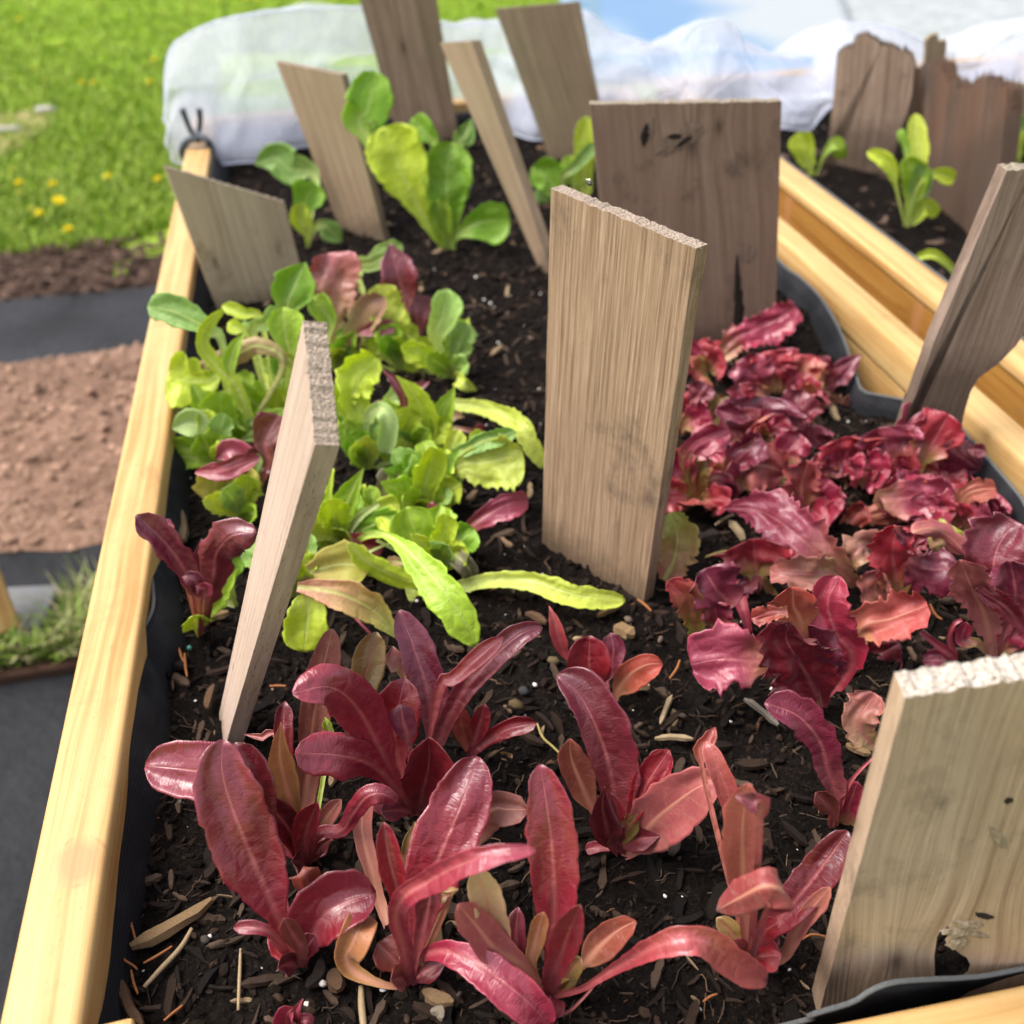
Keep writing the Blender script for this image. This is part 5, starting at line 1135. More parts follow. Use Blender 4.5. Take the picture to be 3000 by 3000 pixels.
plant('olive and pink lettuce with a twisted rolled leaf below the wedge plank', (60, 1090), [
 ('L5', [(60, 960), (300, 860), (480, 840), (640, 880)], (165, 155), 'rom', 'oltan', -8, dict(ab=True)),
 ('L5', [(470, 660), (590, 790), (780, 900), (960, 970), (1110, 975)], (75, 80), 'flap', 'lime', -10, dict(nb=True, cup=-.5)),
 ('L5', [(930, 1010), (1080, 1050), (1270, 1070)], (60, 125), 'flap', 'yel', -8, dict(nb=True)),
 ('L5', [(60, 1020), (300, 1050), (500, 1110), (700, 1230), (890, 1450)], (120, 125), 'spear', 'grnpk', 0, dict(z=[.06, .06, .055, .04, .015], nb=True)),
 ('L5', [(130, 1060), (140, 1250), (110, 1545)], (150, 165), 'flap', 'lime', 0, dict(z=[.055, .04, .012], nb=True, wav=.3)),
 ('L5', [(430, 1150), (550, 1290), (660, 1410)], 17, 'stalk', 'rose', 0, dict(z=[.03, .02, .01], nb=True)),
], G2, 'L5')
plant('single bright lime strap leaf lying at the foot of the tall tan plank', (1335, 1722), [
 ('F', [(1345, 1718), (1430, 1697), (1550, 1700), (1690, 1742), (1832, 1758)], (26, 34), 'strap', 'yel', 0, dict(z=[.004, .015, .025, .022, .015], nb=True)),
], G2)

G3 = 'red frilled lettuces in the right patch'
FR = dict(ser=.4, ruf=.10)
plant('frilled red lettuce with one long leaf waving up beside the brown plank', (390, 470), [
 ('R6', [(440, 380), (560, 240), (680, 110), (860, 50), (1080, -60), (1230, -170)], (95, 135), 'fan', 'frill', 4, dict(ser=.35, ruf=.08)),
 ('R6', [(330, 440), (300, 310), (350, 165)], (115, 115), 'fan', 'fanred', 4, FR),
 ('R6', [(430, 620), (470, 510), (545, 375)], (110, 110), 'fan', 'rose', 0, FR),
 ('R6', [(300, 700), (280, 560), (220, 430)], 90, 'fan', 'rose', 2, FR),
], G3, 'R6')
plant('frilled lettuce with one orange red and one olive leaf at the patch back', (1100, 660), [
 ('R6', [(980, 640), (850, 520), (700, 340)], (130, 150), 'fan', 'dusty', 0, FR),
 ('R6', [(1060, 620), (1000, 430), (975, 250)], (140, 160), 'fan', 'fanred', 6, FR),
 ('R6', [(1230, 640), (1300, 450), (1320, 285)], (140, 140), 'fan', 'olred', 6, FR),
 ('R6', [(1480, 640), (1580, 500), (1700, 390), (1850, 280)], (70, 95), 'spear', 'purp', 2, dict(ser=.3)),
 ('R6', [(1500, 600), (1490, 450), (1420, 335)], (85, 90), 'fan', 'mauve', 6, FR),
], G3, 'R6')
plant('frilled red lettuce close against the tall tan plank, upper leaves thin', (130, 1030), [
 ('R6', [(150, 980), (210, 850), (215, 680)], (80, 120), 'fan', 'fanred', 2, FR),
 ('R6', [(230, 760), (300, 680), (380, 560)], 90, 'fan', 'mauve', 4, FR),
 ('R6', [(400, 940), (480, 830), (600, 690)], 80, 'fan', 'olive', 4, FR),
 ('R6', [(250, 1010), (400, 950), (640, 950)], 30, 'stalk', 'palepk', 4),
], G3, 'R6')
plant('frilled lettuce with a broad crinkled purple leaf in the patch middle', (900, 1150), [
 ('R6', [(890, 1110), (910, 880), (940, 680)], (260, 270), 'fan', 'purp', 4, dict(ser=.35, ruf=.14)),
 ('R6', [(840, 880), (690, 870), (470, 800)], (60, 85), 'strap', 'purp', 0, FR),
 ('R6', [(700, 1080), (620, 1010), (560, 950)], 90, 'fan', 'dusty', 2, FR),
 ('R6', [(1160, 980), (1240, 800), (1320, 640)], (130, 150), 'fan', 'mauve', 6, FR),
 ('R6', [(1250, 1180), (1180, 1090), (1270, 1030)], 110, 'fan', 'frill', 0, FR),
 ('R6', [(1500, 1190), (1410, 1070), (1420, 950)], 100, 'fan', 'dusty', 4, FR),
 ('R6', [(760, 720), (720, 640), (700, 560)], 110, 'fan', 'pink', 10, FR),
], G3, 'R6')
plant('frilled lettuce with a tan pink leaf stretched toward the right rail', (1420, 760), [
 ('R6', [(1400, 690), (1560, 760), (1760, 850)], (100, 120), 'strap', 'tanpk', -2, FR),
 ('R7', [(300, 830), (420, 830), (520, 760)], (95, 95), 'fan', 'tanpk', 2, FR),
 ('R6', [(1360, 860), (1380, 720), (1370, 640)], 100, 'fan', 'frill', 4, FR),
 ('R7', [(300, 1060), (200, 980), (90, 960)], 70, 'fan', 'mauve', 2, FR),
], G3, 'R6')
plant('frilled lettuce with an olive curled leaf at the tan plank foot', (300, 1700), [
 ('R6', [(200, 1400), (260, 1180), (420, 1080), (605, 1008)], (95, 105), 'fan', 'frill', 2, FR),
 ('R6', [(310, 1660), (285, 1480), (320, 1320), (385, 1235)], (75, 90), 'strap', 'olive', -2, dict(cup=.5)),
 ('R6', [(200, 1560), (150, 1380), (110, 1170)], (100, 110), 'fan', 'frill', 0, FR),
 ('R6', [(420, 1560), (480, 1480), (600, 1640)], (95, 95), 'fan', 'dusty', -6, FR),
 ('R6', [(180, 1640), (165, 1560), (140, 1480)], 55, 'strap', 'lime', -4),
], G3, 'R6')
plant('frilled lettuce whose wide leaf shows an orange underside and pale rib', (640, 1580), [
 ('R6', [(570, 1490), (700, 1380), (900, 1330), (1130, 1400)], (170, 185), 'oval', 'frill', -8, dict(ser=.35, ruf=.10, ab=True)),
 ('R6', [(590, 1400), (720, 1230), (930, 1100)], (110, 120), 'fan', 'purp', -2, FR),
 ('R6', [(700, 1600), (880, 1560), (1100, 1490)], 35, 'stalk', 'frill', -4),
 ('R6', [(1100, 1330), (1170, 1180), (1280, 1040)], (120, 120), 'fan', 'frill', 2, FR),
 ('R6', [(1100, 1560), (1110, 1480), (1115, 1420)], 24, 'stalk', 'white', 2, dict(nb=True)),
], G3, 'R6')
plant('frilled lettuce with a smooth red fan leaf standing in the right patch', (1730, 1460), [
 ('R6', [(1730, 1420), (1730, 1260), (1700, 1062)], (215, 190), 'fan', 'fanred', -2, dict(ser=.2, ruf=.06)),
 ('R6', [(1500, 1470), (1520, 1330), (1430, 1220)], (130, 150), 'fan', 'dusty', 6, FR),
 ('R7', [(480, 1500), (560, 1330), (640, 1290)], 140, 'fan', 'mauve', 6, FR),
 ('R6', [(1660, 1700), (1600, 1600), (1520, 1450)], 80, 'fan', 'orange', -6, FR),
 ('R6', [(1840, 1700), (1880, 1560), (1850, 1440)], 110, 'fan', 'mauve', -2, FR),
], G3, 'R6')
plant('frilled lettuce with a finely toothed red orange leaf over dark soil', (1340, 1780), [
 ('R6', [(1310, 1760), (1280, 1540), (1350, 1290)], (120, 125), 'fan', 'frill', 2, dict(ser=.55, ruf=.08, ab=True)),
 ('R8', [(1640, 40), (1610, 250), (1500, 525)], (115, 125), 'flap', 'purp', -6, dict(nb=True, ser=.35, ruf=.08)),
 ('R8', [(1720, 150), (1790, 180), (1900, 130)], 70, 'fan', 'orange', 2, FR),
], G3, 'R6')
plant('wide mauve leaved lettuce in front of the driftwood plank', (650, 1500), [
 ('R7', [(700, 1330), (640, 1160), (600, 970)], (200, 240), 'fan', 'dusty', 0, dict(ser=.3, ruf=.10)),
 ('R7', [(860, 1130), (880, 920), (1010, 780)], (115, 125), 'fan', 'dusty', 4, FR),
 ('R7', [(920, 1520), (930, 1350), (900, 1220), (800, 1165)], (75, 85), 'strap', 'salmon', -6),
 ('R7', [(560, 1640), (650, 1480), (760, 1370)], 130, 'fan', 'mauve', 0, FR),
 ('R7', [(960, 1600), (1020, 1480), (1120, 1420)], 85, 'fan', 'frill', 4, FR),
], G3, 'R7')
plant('bright red lettuce leaf with a lavender flap against the driftwood plank', (900, 1560), [
 ('R7', [(970, 1300), (1080, 1100), (1230, 850)], (165, 150), 'fan', 'fanred', -2, dict(ser=.3, ruf=.08)),
 ('R7', [(1230, 1100), (1320, 1230), (1525, 1375)], (115, 130), 'flap', 'purp', -10, dict(nb=True, cup=-.4)),
 ('R7', [(1400, 1180), (1500, 1190), (1575, 1185)], 50, 'oval', 'mauve', -4, dict(nb=True)),
], G3, 'R7')
plant('dusty pink lettuce with a broad ridged leaf below the driftwood plank', (900, 1850), [
 ('R7', [(560, 1660), (760, 1640), (1020, 1620), (1285, 1600)], (140, 160), 'oval', 'dusty', -10, dict(ser=.3, ruf=.12)),
 ('R7', [(640, 1740), (830, 1770), (1100, 1790)], (60, 80), 'strap', 'pink', -12, dict(nb=True, ruf=.12)),
 ('R7', [(420, 1850), (560, 1800), (760, 1740)], 90, 'strap', 'brown', -6, FR),
 ('R9', [(390, 450), (560, 330), (800, 210)], (50, 60), 'strap', 'rose', -8),
 ('R9', [(260, 330), (330, 230), (450, 110)], 90, 'fan', 'orange', -4, FR),
], G3, 'R7')
plant('brown and lime lettuce curling in the corner by the right liner', (1290, 1960), [
 ('R7', [(1180, 1870), (1350, 1830), (1520, 1780), (1580, 1620)], (85, 100), 'strap', 'dusty', -6),
 ('R7', [(1330, 1720), (1400, 1600), (1540, 1560), (1670, 1550)], (85, 90), 'strap', 'brown', -2, dict(ab=True)),
 ('R7', [(1560, 1600), (1640, 1750), (1750, 1900)], 75, 'flap', 'pink', -6, dict(nb=True)),
 ('R9', [(1120, 250), (1290, 370), (1450, 430), (1680, 410)], (50, 55), 'strap', 'yel', 0, dict(z=[.04, .04, .03, .03], nb=True)),
 ('R9', [(870, 380), (1050, 320), (1200, 380), (1400, 560)], (75, 80), 'strap', 'pink', 0, dict(z=[.05, .055, .045, .03])),
 ('R9', [(1050, 500), (1150, 440), (1250, 560)], 80, 'fan', 'olive', 0, dict(z=[.03, .04, .02])),
], G3, 'R7')
plant('dusty pink lettuce leaf lying pointed toward the tall plank, pale rib', (1830, 850), [
 ('R8', [(1740, 790), (1560, 640), (1300, 430), (1060, 235), (820, 130), (545, 128)], (175, 205), 'spear', 'dusty', 0, dict(z=[.012, .03, .045, .05, .045, .03], cup=.15)),
 ('R8', [(1620, 720), (1400, 740), (1150, 730), (985, 690)], (130, 130), 'flap', 'tanpk', 0, dict(z=[.02, .04, .045, .04], nb=True, ruf=.15)),
 ('R9', [(230, 700), (320, 560), (440, 470), (540, 520)], (110, 115), 'flap', 'tanpk', 0, dict(z=[.01, .035, .035, .02])),
], G3, 'R8')
plant('small red lettuce with an upright toothed fan leaf before the tan plank', (860, 930), [
 ('R8', [(855, 760), (845, 610), (830, 412)], (225, 230), 'fan', 'fanred', -2, dict(ser=.45, ruf=.06)),
 ('R8', [(880, 820), (780, 860), (600, 940)], (75, 85), 'strap', 'purp', -10, FR),
 ('R8', [(1000, 950), (960, 860), (930, 780)], 45, 'stalk', 'olive', 0),
], G3, 'R8')
plant('frilled lettuce with a bubbled shiny purple leaf near the tall tan plank', (290, 1440), [
 ('R8', [(300, 1330), (270, 1160), (180, 960), (10, 820)], (105, 115), 'strap', 'olred', -4, dict(ser=.35, ruf=.08)),
 ('R8', [(560, 1050), (470, 880), (360, 700)], (175, 190), 'fan', 'purp', 0, dict(ser=.25, ruf=.10)),
 ('R8', [(480, 1260), (480, 1130), (450, 1010)], (100, 110), 'fan', 'frill', -4, FR),
 ('R8', [(340, 1420), (380, 1350), (430, 1290)], 55, 'oval', 'frill', -8),
], G3, 'R8')
plant('large dusty red and brown lettuce in front of the bare soil strip', (1470, 1960), [
 ('R8', [(1000, 1620), (750, 1560), (480, 1550), (238, 1600)], (215, 240), 'fan', 'dusty', -6, dict(ser=.25, cup=.1)),
 ('R8', [(1440, 1900), (1290, 1620), (1140, 1360), (1180, 1200)], (250, 220), 'oval', 'burg', -8, dict(ser=.2)),
 ('R8', [(1480, 1850), (1400, 1500), (1290, 1220)], (150, 190), 'oval', 'purp', -2, dict(cup=.2)),
 ('R8', [(1290, 1250), (1210, 1060), (1200, 868)], (165, 165), 'fan', 'orange', -4, dict(ab=True)),
 ('R8', [(1150, 1100), (990, 1110), (808, 1165)], (75, 60), 'strap', 'orange', -8, dict(nb=True)),
 ('R8', [(1760, 1580), (1600, 1280), (1530, 1000), (1640, 765)], (140, 160), 'strap', 'rose', 4),
 ('R8', [(700, 970), (750, 1120), (790, 1300)], (48, 58), 'stalk', 'rose', 0, dict(nb=True, z=[.03, .02, .004])),
], G3, 'R8')
plant('red and tan lettuce with a wide fan leaf spreading right', (290, 1500), [
 ('R9', [(270, 1440), (430, 1230), (680, 1170), (1025, 1040)], (165, 150), 'fan', 'fanred', -8, dict(ab=True, ser=.2)),
 ('R9', [(330, 1680), (450, 1560), (620, 1480), (760, 1400)], (130, 150), 'oval', 'deep', -10, dict(cup=.3)),
 ('R9', [(250, 1960), (280, 1800), (520, 1650)], (150, 180), 'fan', 'olred', -8, dict(ser=.3)),
 ('R9', [(130, 1400), (170, 1260), (250, 1140)], 110, 'oval', 'rose', 0),
 ('R9', [(500, 1840), (490, 1760), (520, 1650)], 50, 'strap', 'rose', -4),
], G3, 'R9')
plant('red lettuce with a shiny lavender folded leaf over dark soil, far right', (710, 1060), [
 ('R9', [(730, 980), (720, 760), (690, 540), (730, 290)], (150, 150), 'fan', 'fanred', -2, dict(ser=.3)),
 ('R9', [(850, 600), (980, 680), (1130, 700), (1300, 680)], (130, 180), 'fan', 'purp', -10, dict(nb=True, cup=-.2)),
 ('R9', [(830, 540), (900, 470), (1015, 410)], (70, 70), 'flap', 'burg', -8, dict(nb=True)),
 ('R9', [(640, 1040), (530, 910), (580, 720)], (115, 105), 'fan', 'dusty', 0, dict(ab=True)),
 ('R9', [(800, 960), (850, 830), (880, 720)], 80, 'fan', 'brown', -2, FR),
 ('R9', [(730, 300), (780, 380), (880, 440)], 55, 'strap', 'purp', -6, dict(nb=True)),
], G3, 'R9')
plant('tall purple and pink lettuce cut by the right edge of the photo', (1640, 1530), [
 ('R9', [(1600, 1300), (1540, 1080), (1440, 880), (1330, 610)], (140, 150), 'strap', 'pink', -6, dict(ab=True, ser=.3, ruf=.08)),
 ('R9', [(1700, 1150), (1640, 800), (1680, 500), (1850, 240)], (220, 240), 'fan', 'mauve', 4, dict(ser=.25, ruf=.08)),
 ('R9', [(1820, 1150), (1850, 900), (1800, 620)], (150, 200), 'fan', 'purp', -4, FR),
 ('R9', [(1950, 1300), (1760, 1060), (1480, 880)], (75, 75), 'strap', 'pink', -12, dict(nb=True)),
 ('R9', [(1700, 1500), (1800, 1320), (2000, 1180)], 120, 'fan', 'frill', -8, FR),
 ('R9', [(1500, 1400), (1350, 1380), (1390, 1200)], 55, 'strap', 'frill', -10),
 ('R9', [(1800, 1450), (1850, 1380), (1930, 1330)], 100, 'fan', 'mauve', -4, FR),
], G3, 'R9')
plant('young lettuce with two bare pink stalks behind the large pale plank', (1285, 1570), [
 ('R9', [(1240, 1510), (1130, 1430), (950, 1290)], (35, 45), 'stalk', 'rose', -4),
 ('R9', [(1260, 1500), (1225, 1350), (1270, 1220), (1345, 1175)], (25, 32), 'stalk', 'rose', -2),
 ('R9', [(1240, 1570), (1120, 1550), (975, 1570)], (75, 75), 'oval', 'dusty', -6),
], G3, 'R9')
plant('pink and yellow leaf peeping out right of the tall tan plank foot', (1938, 1720), [
 ('F', [(1945, 1700), (1975, 1640), (1985, 1570), (1965, 1500)], (46, 46), 'oval', 'grnpk', 14),
], G3)
plant('half hidden pink lettuce leaf left of the plank and above frilled leaf', (2555, 2190), [
 ('C6', [(1090, 370), (1020, 290), (1000, 200), (1090, 60)], (75, 70), 'fan', 'tanpk', 6, dict(ser=.2)),
], G3)

G4 = 'pale green lettuces at the far end'
plant('large green lettuce with a shiny lime leaf before the tall brown plank', (610, 1410), [
 ('T2', [(130, 760), (150, 620), (195, 405)], (130, 130), 'oval', 'leafy', 12, dict(off=.03, cup=.2)),
 ('T2', [(490, 1270), (390, 1080), (300, 890), (225, 725)], (150, 180), 'rom', 'lime', 2, dict(cup=.3, fold=.15)),
 ('T2', [(620, 1380), (600, 1150), (600, 960), (625, 805)], (140, 150), 'rom', 'leafy', 0, dict(cup=.35)),
 ('T2', [(530, 850), (480, 760), (395, 675)], (70, 80), 'rom', 'leafy', 14, dict(off=.03)),
 ('T2', [(660, 840), (700, 780), (735, 670)], (62, 60), 'spear', 'sage', 10, dict(off=.02)),
 ('T2', [(640, 1340), (760, 1270), (850, 1250), (955, 1245)], (105, 130), 'rom', 'leafy', -8),
 ('T2', [(600, 1400), (560, 1260), (540, 1125)], (70, 75), 'strap', 'green', -6),
], G4, 'T2')
plant('sage green lettuce between the greyish plank and the streaked plank', (1740, 1390), [
 ('T1', [(1780, 1010), (1640, 960), (1560, 900), (1440, 930)], (90, 110), 'spear', 'sage', 10, dict(off=.06)),
 ('T1', [(1720, 1260), (1720, 1170), (1780, 1030)], (100, 95), 'rom', 'leafy', 6),
 ('T1', [(1740, 1330), (1700, 1230), (1710, 1150)], (60, 62), 'oval', 'lime', 0),
 ('T1', [(1790, 1280), (1850, 1290), (1940, 1370)], (60, 70), 'spear', 'sage', -6),
], G4, 'T1')
plant('green lettuce half hidden left of the wide brown plank', (1290, 1130), [
 ('T2', [(1220, 1110), (1180, 1020), (1080, 950)], (85, 105), 'oval', 'leafy', 4),
 ('T2', [(1370, 1090), (1370, 900), (1385, 660)], (60, 75), 'strap', 'lime', 2),
 ('T2', [(1250, 1010), (1330, 930), (1440, 810)], (34, 40), 'strap', 'sage', -2),
 ('T2', [(1320, 1050), (1290, 960), (1300, 880)], 50, 'oval', 'green', 8),
 ('T2', [(1190, 1180), (1150, 1120), (1100, 1080)], 60, 'oval', 'sage', 0),
], G4, 'T2')
G5 = 'pale green seedlings in the second planter'
plant('lime seedling under the netting edge in the second planter', (730, 985), [
 ('T3', [(715, 940), (690, 860), (655, 750)], (72, 70), 'strap', 'lime', 0),
 ('T3', [(755, 990), (800, 870), (865, 800), (900, 850, .01), (920, 890, .01)], (30, 55), 'spoon', 'green', 0),
], G5, 'T3', 'seedling', 'lettuce_seedling')
plant('tallest lime seedling standing between rounded and jagged planks', (1265, 1275), [
 ('T3', [(1290, 1160), (1335, 900), (1315, 645)], (55, 58), 'strap', 'yel', 6),
 ('T3', [(1235, 1180), (1180, 960), (1120, 890), (1045, 860)], (42, 44), 'spoon', 'lime', 0),
 ('T3', [(1290, 1150), (1310, 1010), (1265, 885)], (72, 78), 'oval', 'green', -2),
 ('T3', [(1310, 1150), (1350, 1020), (1340, 920)], (60, 60), 'oval', 'sage', -4),
 ('T3', [(1330, 1060), (1420, 985), (1545, 1010)], (45, 50), 'spoon', 'lime', -6),
 ('T3', [(1290, 1270), (1370, 1170), (1450, 1210)], (42, 50), 'oval', 'lime', -6),
 ('T3', [(1270, 900), (1240, 760), (1230, 735)], 25, 'strap', 'leafy', 10),
], G5, 'T3', 'seedling', 'lettuce_seedling')
plant('lime sprout arching at the left side of the driftwood plank', (1570, 1600), [
 ('T3', [(1550, 1560), (1470, 1470), (1400, 1440), (1310, 1465)], (24, 30), 'strap', 'lime', 0),
], G5, 'T3', 'seedling', 'lettuce_seedling')
plant('pale seedling leaning in from the right edge by the jagged plank', (1900, 960), [
 ('T3', [(1900, 880), (1890, 780), (1915, 690)], (38, 40), 'strap', 'lime', 0),
 ('T3', [(1920, 760), (1880, 690), (1840, 690)], (50, 55), 'oval', 'sage', 0),
 ('T3', [(1885, 950), (1850, 900), (1825, 880)], (38, 42), 'oval', 'lime', -6),
 ('T3', [(1880, 900), (1850, 850), (1825, 830)], 30, 'oval', 'pale', 0),
], G5, 'T3', 'seedling', 'lettuce_seedling')
plant('tiny lime sprout on the dark soil left of the driftwood plank top', (1645, 1420), [
 ('T3', [(1645, 1410), (1630, 1390), (1615, 1375)], 18, 'oval', 'lime', 0),
 ('T3', [(1645, 1410), (1655, 1390), (1660, 1372)], 16, 'oval', 'lime', 0),
], G5, 'T3', 'seedling', 'lettuce_seedling')
# ---------------------------------------------------------------- netting thrown back over the far ends
def netting():
    t = empty('garden_netting', Vector((0.2, 2.05, 0.05)), 'white insect netting bunched over the far end of both planters', 'netting'); loc = t.location
    cols = [((505, 470), (484, 300)), ((512, 478), (484, 215)), ((545, 482), (502, 140)), ((600, 486), (565, 92)), ((640, 484), (640, 62)), ((700, 478), (740, 40)), ((760, 474), (860, 27)), ((800, 460), (960, 22)), ((830, 440), (1050, 22)), ((1000, 420), (1200, 42)),
            ((1180, 412), (1290, 68)), ((1330, 372), (1350, 75)), ((1420, 368), (1440, 66)), ((1510, 395), (1560, 72)), ((1560, 410), (1690, 40)), ((1640, 408), (1750, 55)), ((1720, 400), (1800, 105)), ((1800, 392), (1870, 120)), ((1880, 388), (1930, 142)),
            ((1960, 384), (1990, 150)), ((2020, 380), (2035, 95)), ((2080, 378), (2085, 66)), ((2140, 375), (2130, 62)), ((2190, 374), (2158, 90)), ((2240, 374), (2190, 135)), ((2290, 376), (2290, 168)), ((2340, 382), (2390, 186)), ((2375, 380), (2430, 150)), ((2400, 350), (2480, 88)), ((2440, 310), (2560, 74)),
            ((2560, 330), (2680, 110)), ((2700, 330), (2760, 176)), ((2820, 330), (2862, 182)), ((2900, 335), (2905, 150)), ((3000, 340), (2985, 108)), ((3120, 345), (3110, 50)), ((3300, 350), (3300, 20))]
    def resample(idx, n, Y):
        return None
    n = 8; bot = []; top = []
    B2, T2 = [], []
    for i, (b, tp) in enumerate(cols):
        yb = lerp_tab([(700, 1.90), (840, 2.0), (960, 2.085), (1420, 2.085), (1560, 1.955), (1800, 1.91), (2200, 1.90), (2300, 1.84)], b[0])
        yt = lerp_tab([(760, 2.04), (900, 2.12), (1050, 2.22), (1420, 2.22), (1600, 2.10), (1800, 2.05), (2200, 2.04), (2350, 2.0)], tp[0])
        B2.append(at_y(b[0], b[1], yb)); T2.append(at_y(tp[0], tp[1], yt))
    B3, _ = cr(B2, 190); T3, _ = cr(T2, 190)
    # keep partners together: resample both by index, not by length
    def byidx(P, k):
        out = []
        for j in range(k):
            f = j / (k - 1) * (len(P) - 1); i = min(len(P) - 2, int(f)); u = f - i
            a, b, c, d = P[max(0, i - 1)], P[i], P[i + 1], P[min(len(P) - 1, i + 2)]
            out.append(0.5 * ((2 * b) + (c - a) * u + (2 * a - 5 * b + 4 * c - d) * u * u + (3 * b - a - 3 * c + d) * u ** 3))
        return out
    K = 260; Bt = byidx(B2, K); Tp = byidx(T2, K)
    def layer(name, rows, mat, parent):
        V = []; F = []; m = len(rows)
        for r in rows: V += r
        for j in range(m - 1):
            for i in range(K - 1): F.append((j * K + i, j * K + i + 1, (j + 1) * K + i + 1, (j + 1) * K + i))
        return link(name, mesh(name, V, F, True, None, None, loc), mat, parent)
    front = []; NJ = 26
    for j in range(NJ + 1):
        f = j / NJ; row = []
        for i in range(K):
            p = Bt[i].lerp(Tp[i], f); bul = math.sin(math.pi * f) * 0.05
            x = p.x; rough = 1.0 if x > 0.3 else 0.45
            d = 0.006 * nz(x * 42 + 3 * nz(x * 5, f * 4), f * 5, 7) * math.sin(math.pi * f) + rough * 0.06 * math.sin(math.pi * min(1, f * 1.02)) * (nz(x * 7 + f * 1.5, f * 2.2, 1.0) + 0.7 * nz(x * 19 - f * 3, f * 3.5, 4.0))
            row.append(p + Vector((0.012 * nz(x * 9, f * 4, 9) * math.sin(math.pi * f), -bul * 0.6 + d, 0)))
        front.append(row)
    back = []
    for j in range(14):
        f = j / 13; row = []
        for i in range(K):
            p = Tp[i]; x = p.x; row.append(Vector((x + 0.01 * nz(x * 8, f * 3, 2), p.y + 0.02 + 0.26 * f + 0.02 * nz(x * 11, f * 3, 6), p.z - (p.z - 0.06) * f ** 1.6 + 0.015 * nz(x * 13, f * 4, 3))))
        back.append(row)
    layer('front_drape', front, M['net'], t); layer('back_drape', back, M['net'], t)
    inner = []
    for j in range(12):
        f = j / 11; row = []
        for i in range(K):
            g_ = (0.66 if Bt[i].x > 0.25 else 0.54) + 0.10 * nz(Bt[i].x * 5, 1.0, 2.0) + (0.06 * nz(Bt[i].x * 17, 3.0)); q = Bt[i].lerp(Tp[i], f * g_); x = q.x
            row.append(q + Vector((0.0, 0.03 + 0.02 * nz(x * 12, f * 3, 8), 0.004)))
        inner.append(row)
    layer('inner_fold', inner, M['net'], t)
    inner = []
    for j in range(10):
        f = j / 9; row = []
        for i in range(K):
            g_ = (0.55 if Bt[i].x > 0.25 else 0.40) + 0.22 * max(-1, nz(Bt[i].x * 6, 11.0, 2.0)) + (0.06 * nz(Bt[i].x * 15, 31.0)); q = Bt[i].lerp(Tp[i], f * g_); x = q.x
            row.append(q + Vector((0.0, 0.065 + 0.02 * nz(x * 9, f * 3, 18), 0.006)))
        inner.append(row)
    layer('inner_fold', inner, M['net'], t)
    for pts, r in ((Tp, 0.0022), ([p + Vector((0, 0, 0.001)) for p in Bt], 0.0018), ([r_[0] for r_ in front][:], 0.0018)):
        v, f = tube(pts, r, 6); link('hem', mesh('hem', v, f, True, None, None, loc), M['net_hem'], t)
    for k in range(1, 6):  # a few gathered creases
        i0 = (205, 96, 118, 150, 172, 190)[k]; pts = [front[j][min(K - 1, max(0, i0 + int(((-1) ** k) * j * 1.1)))] + Vector((0, -0.002, 0)) for j in range(NJ, 6, -1)]
        v, f = tube(pts, 0.0009, 5); link('crease', mesh('crease', v, f, True, None, None, loc), M['net_hem'], t)
netting()
# ---------------------------------------------------------------- spring clamp on the left rail under the netting
def clamp():
    B = Vector((-0.198, 1.905, 0.052)); t = empty('spring_clamp', B, 'dark spring clamp gripping the left rail end under the netting', 'clamp')
    P = lambda x, y: at_y(x, y, 1.905) - B
    for side, a in ((-1, [(534, 318), (545, 350), (560, 385), (578, 402)]), (1, [(583, 318), (586, 350), (583, 385), (580, 402)])):
        pts, _ = cr([P(*q) for q in a], 12); v, f = tube(pts, [0.0055 - 0.0015 * i / 11 for i in range(12)], 10); link('handle', mesh('handle', v, f, True), M['clamp'], t)
    for side, a in ((-1, [(578, 400), (548, 415), (533, 440), (541, 468)]), (1, [(578, 400), (606, 412), (620, 440), (622, 472)])):
        pts, _ = cr([P(*q) for q in a], 14); v, f = tube(pts, [0.008 - 0.003 * i / 13 for i in range(14)], 10); o = link('jaw', mesh('jaw', v, f, True), M['clamp'], t)
        v, f = tube([pts[-1] + Vector((-side * 0.004, -0.004, 0.002)), pts[-1] + Vector((-side * 0.008, -0.004, 0.004))], 0.007, 10); link('pad', mesh('pad', v, f, True), M['clamp_pad'], o)
    c = P(579, 404); v, f = tube([c + Vector((0, -0.012, 0)), c + Vector((0, 0.012, 0))], 0.006, 12); link('spring', mesh('spring', v, f, True), M['clamp'], t)
clamp()
# ---------------------------------------------------------------- bits on the soil
def splinter(a, b, w, h, seed, rag=0.5):
    """flat irregular sliver from a to b"""
    rnd = random.Random(seed); a = Vector(a); b = Vector(b); L = (b - a).length; y = (b - a).normalized(); x = y.cross(Vector((0, 0, 1))).normalized(); z = x.cross(y); n = 6; V = []; F = []
    bend = (rnd.random() - .5) * w * 0.8
    for i in range(n):
        t = i / (n - 1); e = (0.35 + 0.65 * min(1, min(t, 1 - t) * 5)) * (1 + (rnd.random() - .5) * rag); c = a.lerp(b, t) + x * bend * math.sin(t * 3.14) + z * (rnd.random() - .3) * h * .3
        k = w * e / 2; hh = h * (0.5 + .5 * e)
        V += [c - x * k, c - x * k * .7 + z * hh, c + x * k * (.5 + .5 * rnd.random()) + z * hh * .9, c + x * k]
    for i in range(n - 1):
        for j in range(4): F.append((i * 4 + j, i * 4 + (j + 1) % 4, i * 4 + 4 + (j + 1) % 4, i * 4 + 4 + j))
    F += [(3, 2, 1, 0), tuple((n - 1) * 4 + j for j in range(4))]
    return V, F
def on_bed(p): return -0.176 < p.x < 0.60 and 0.262 < p.y < 2.05
rnd = random.Random(5)
its = []; k = 0
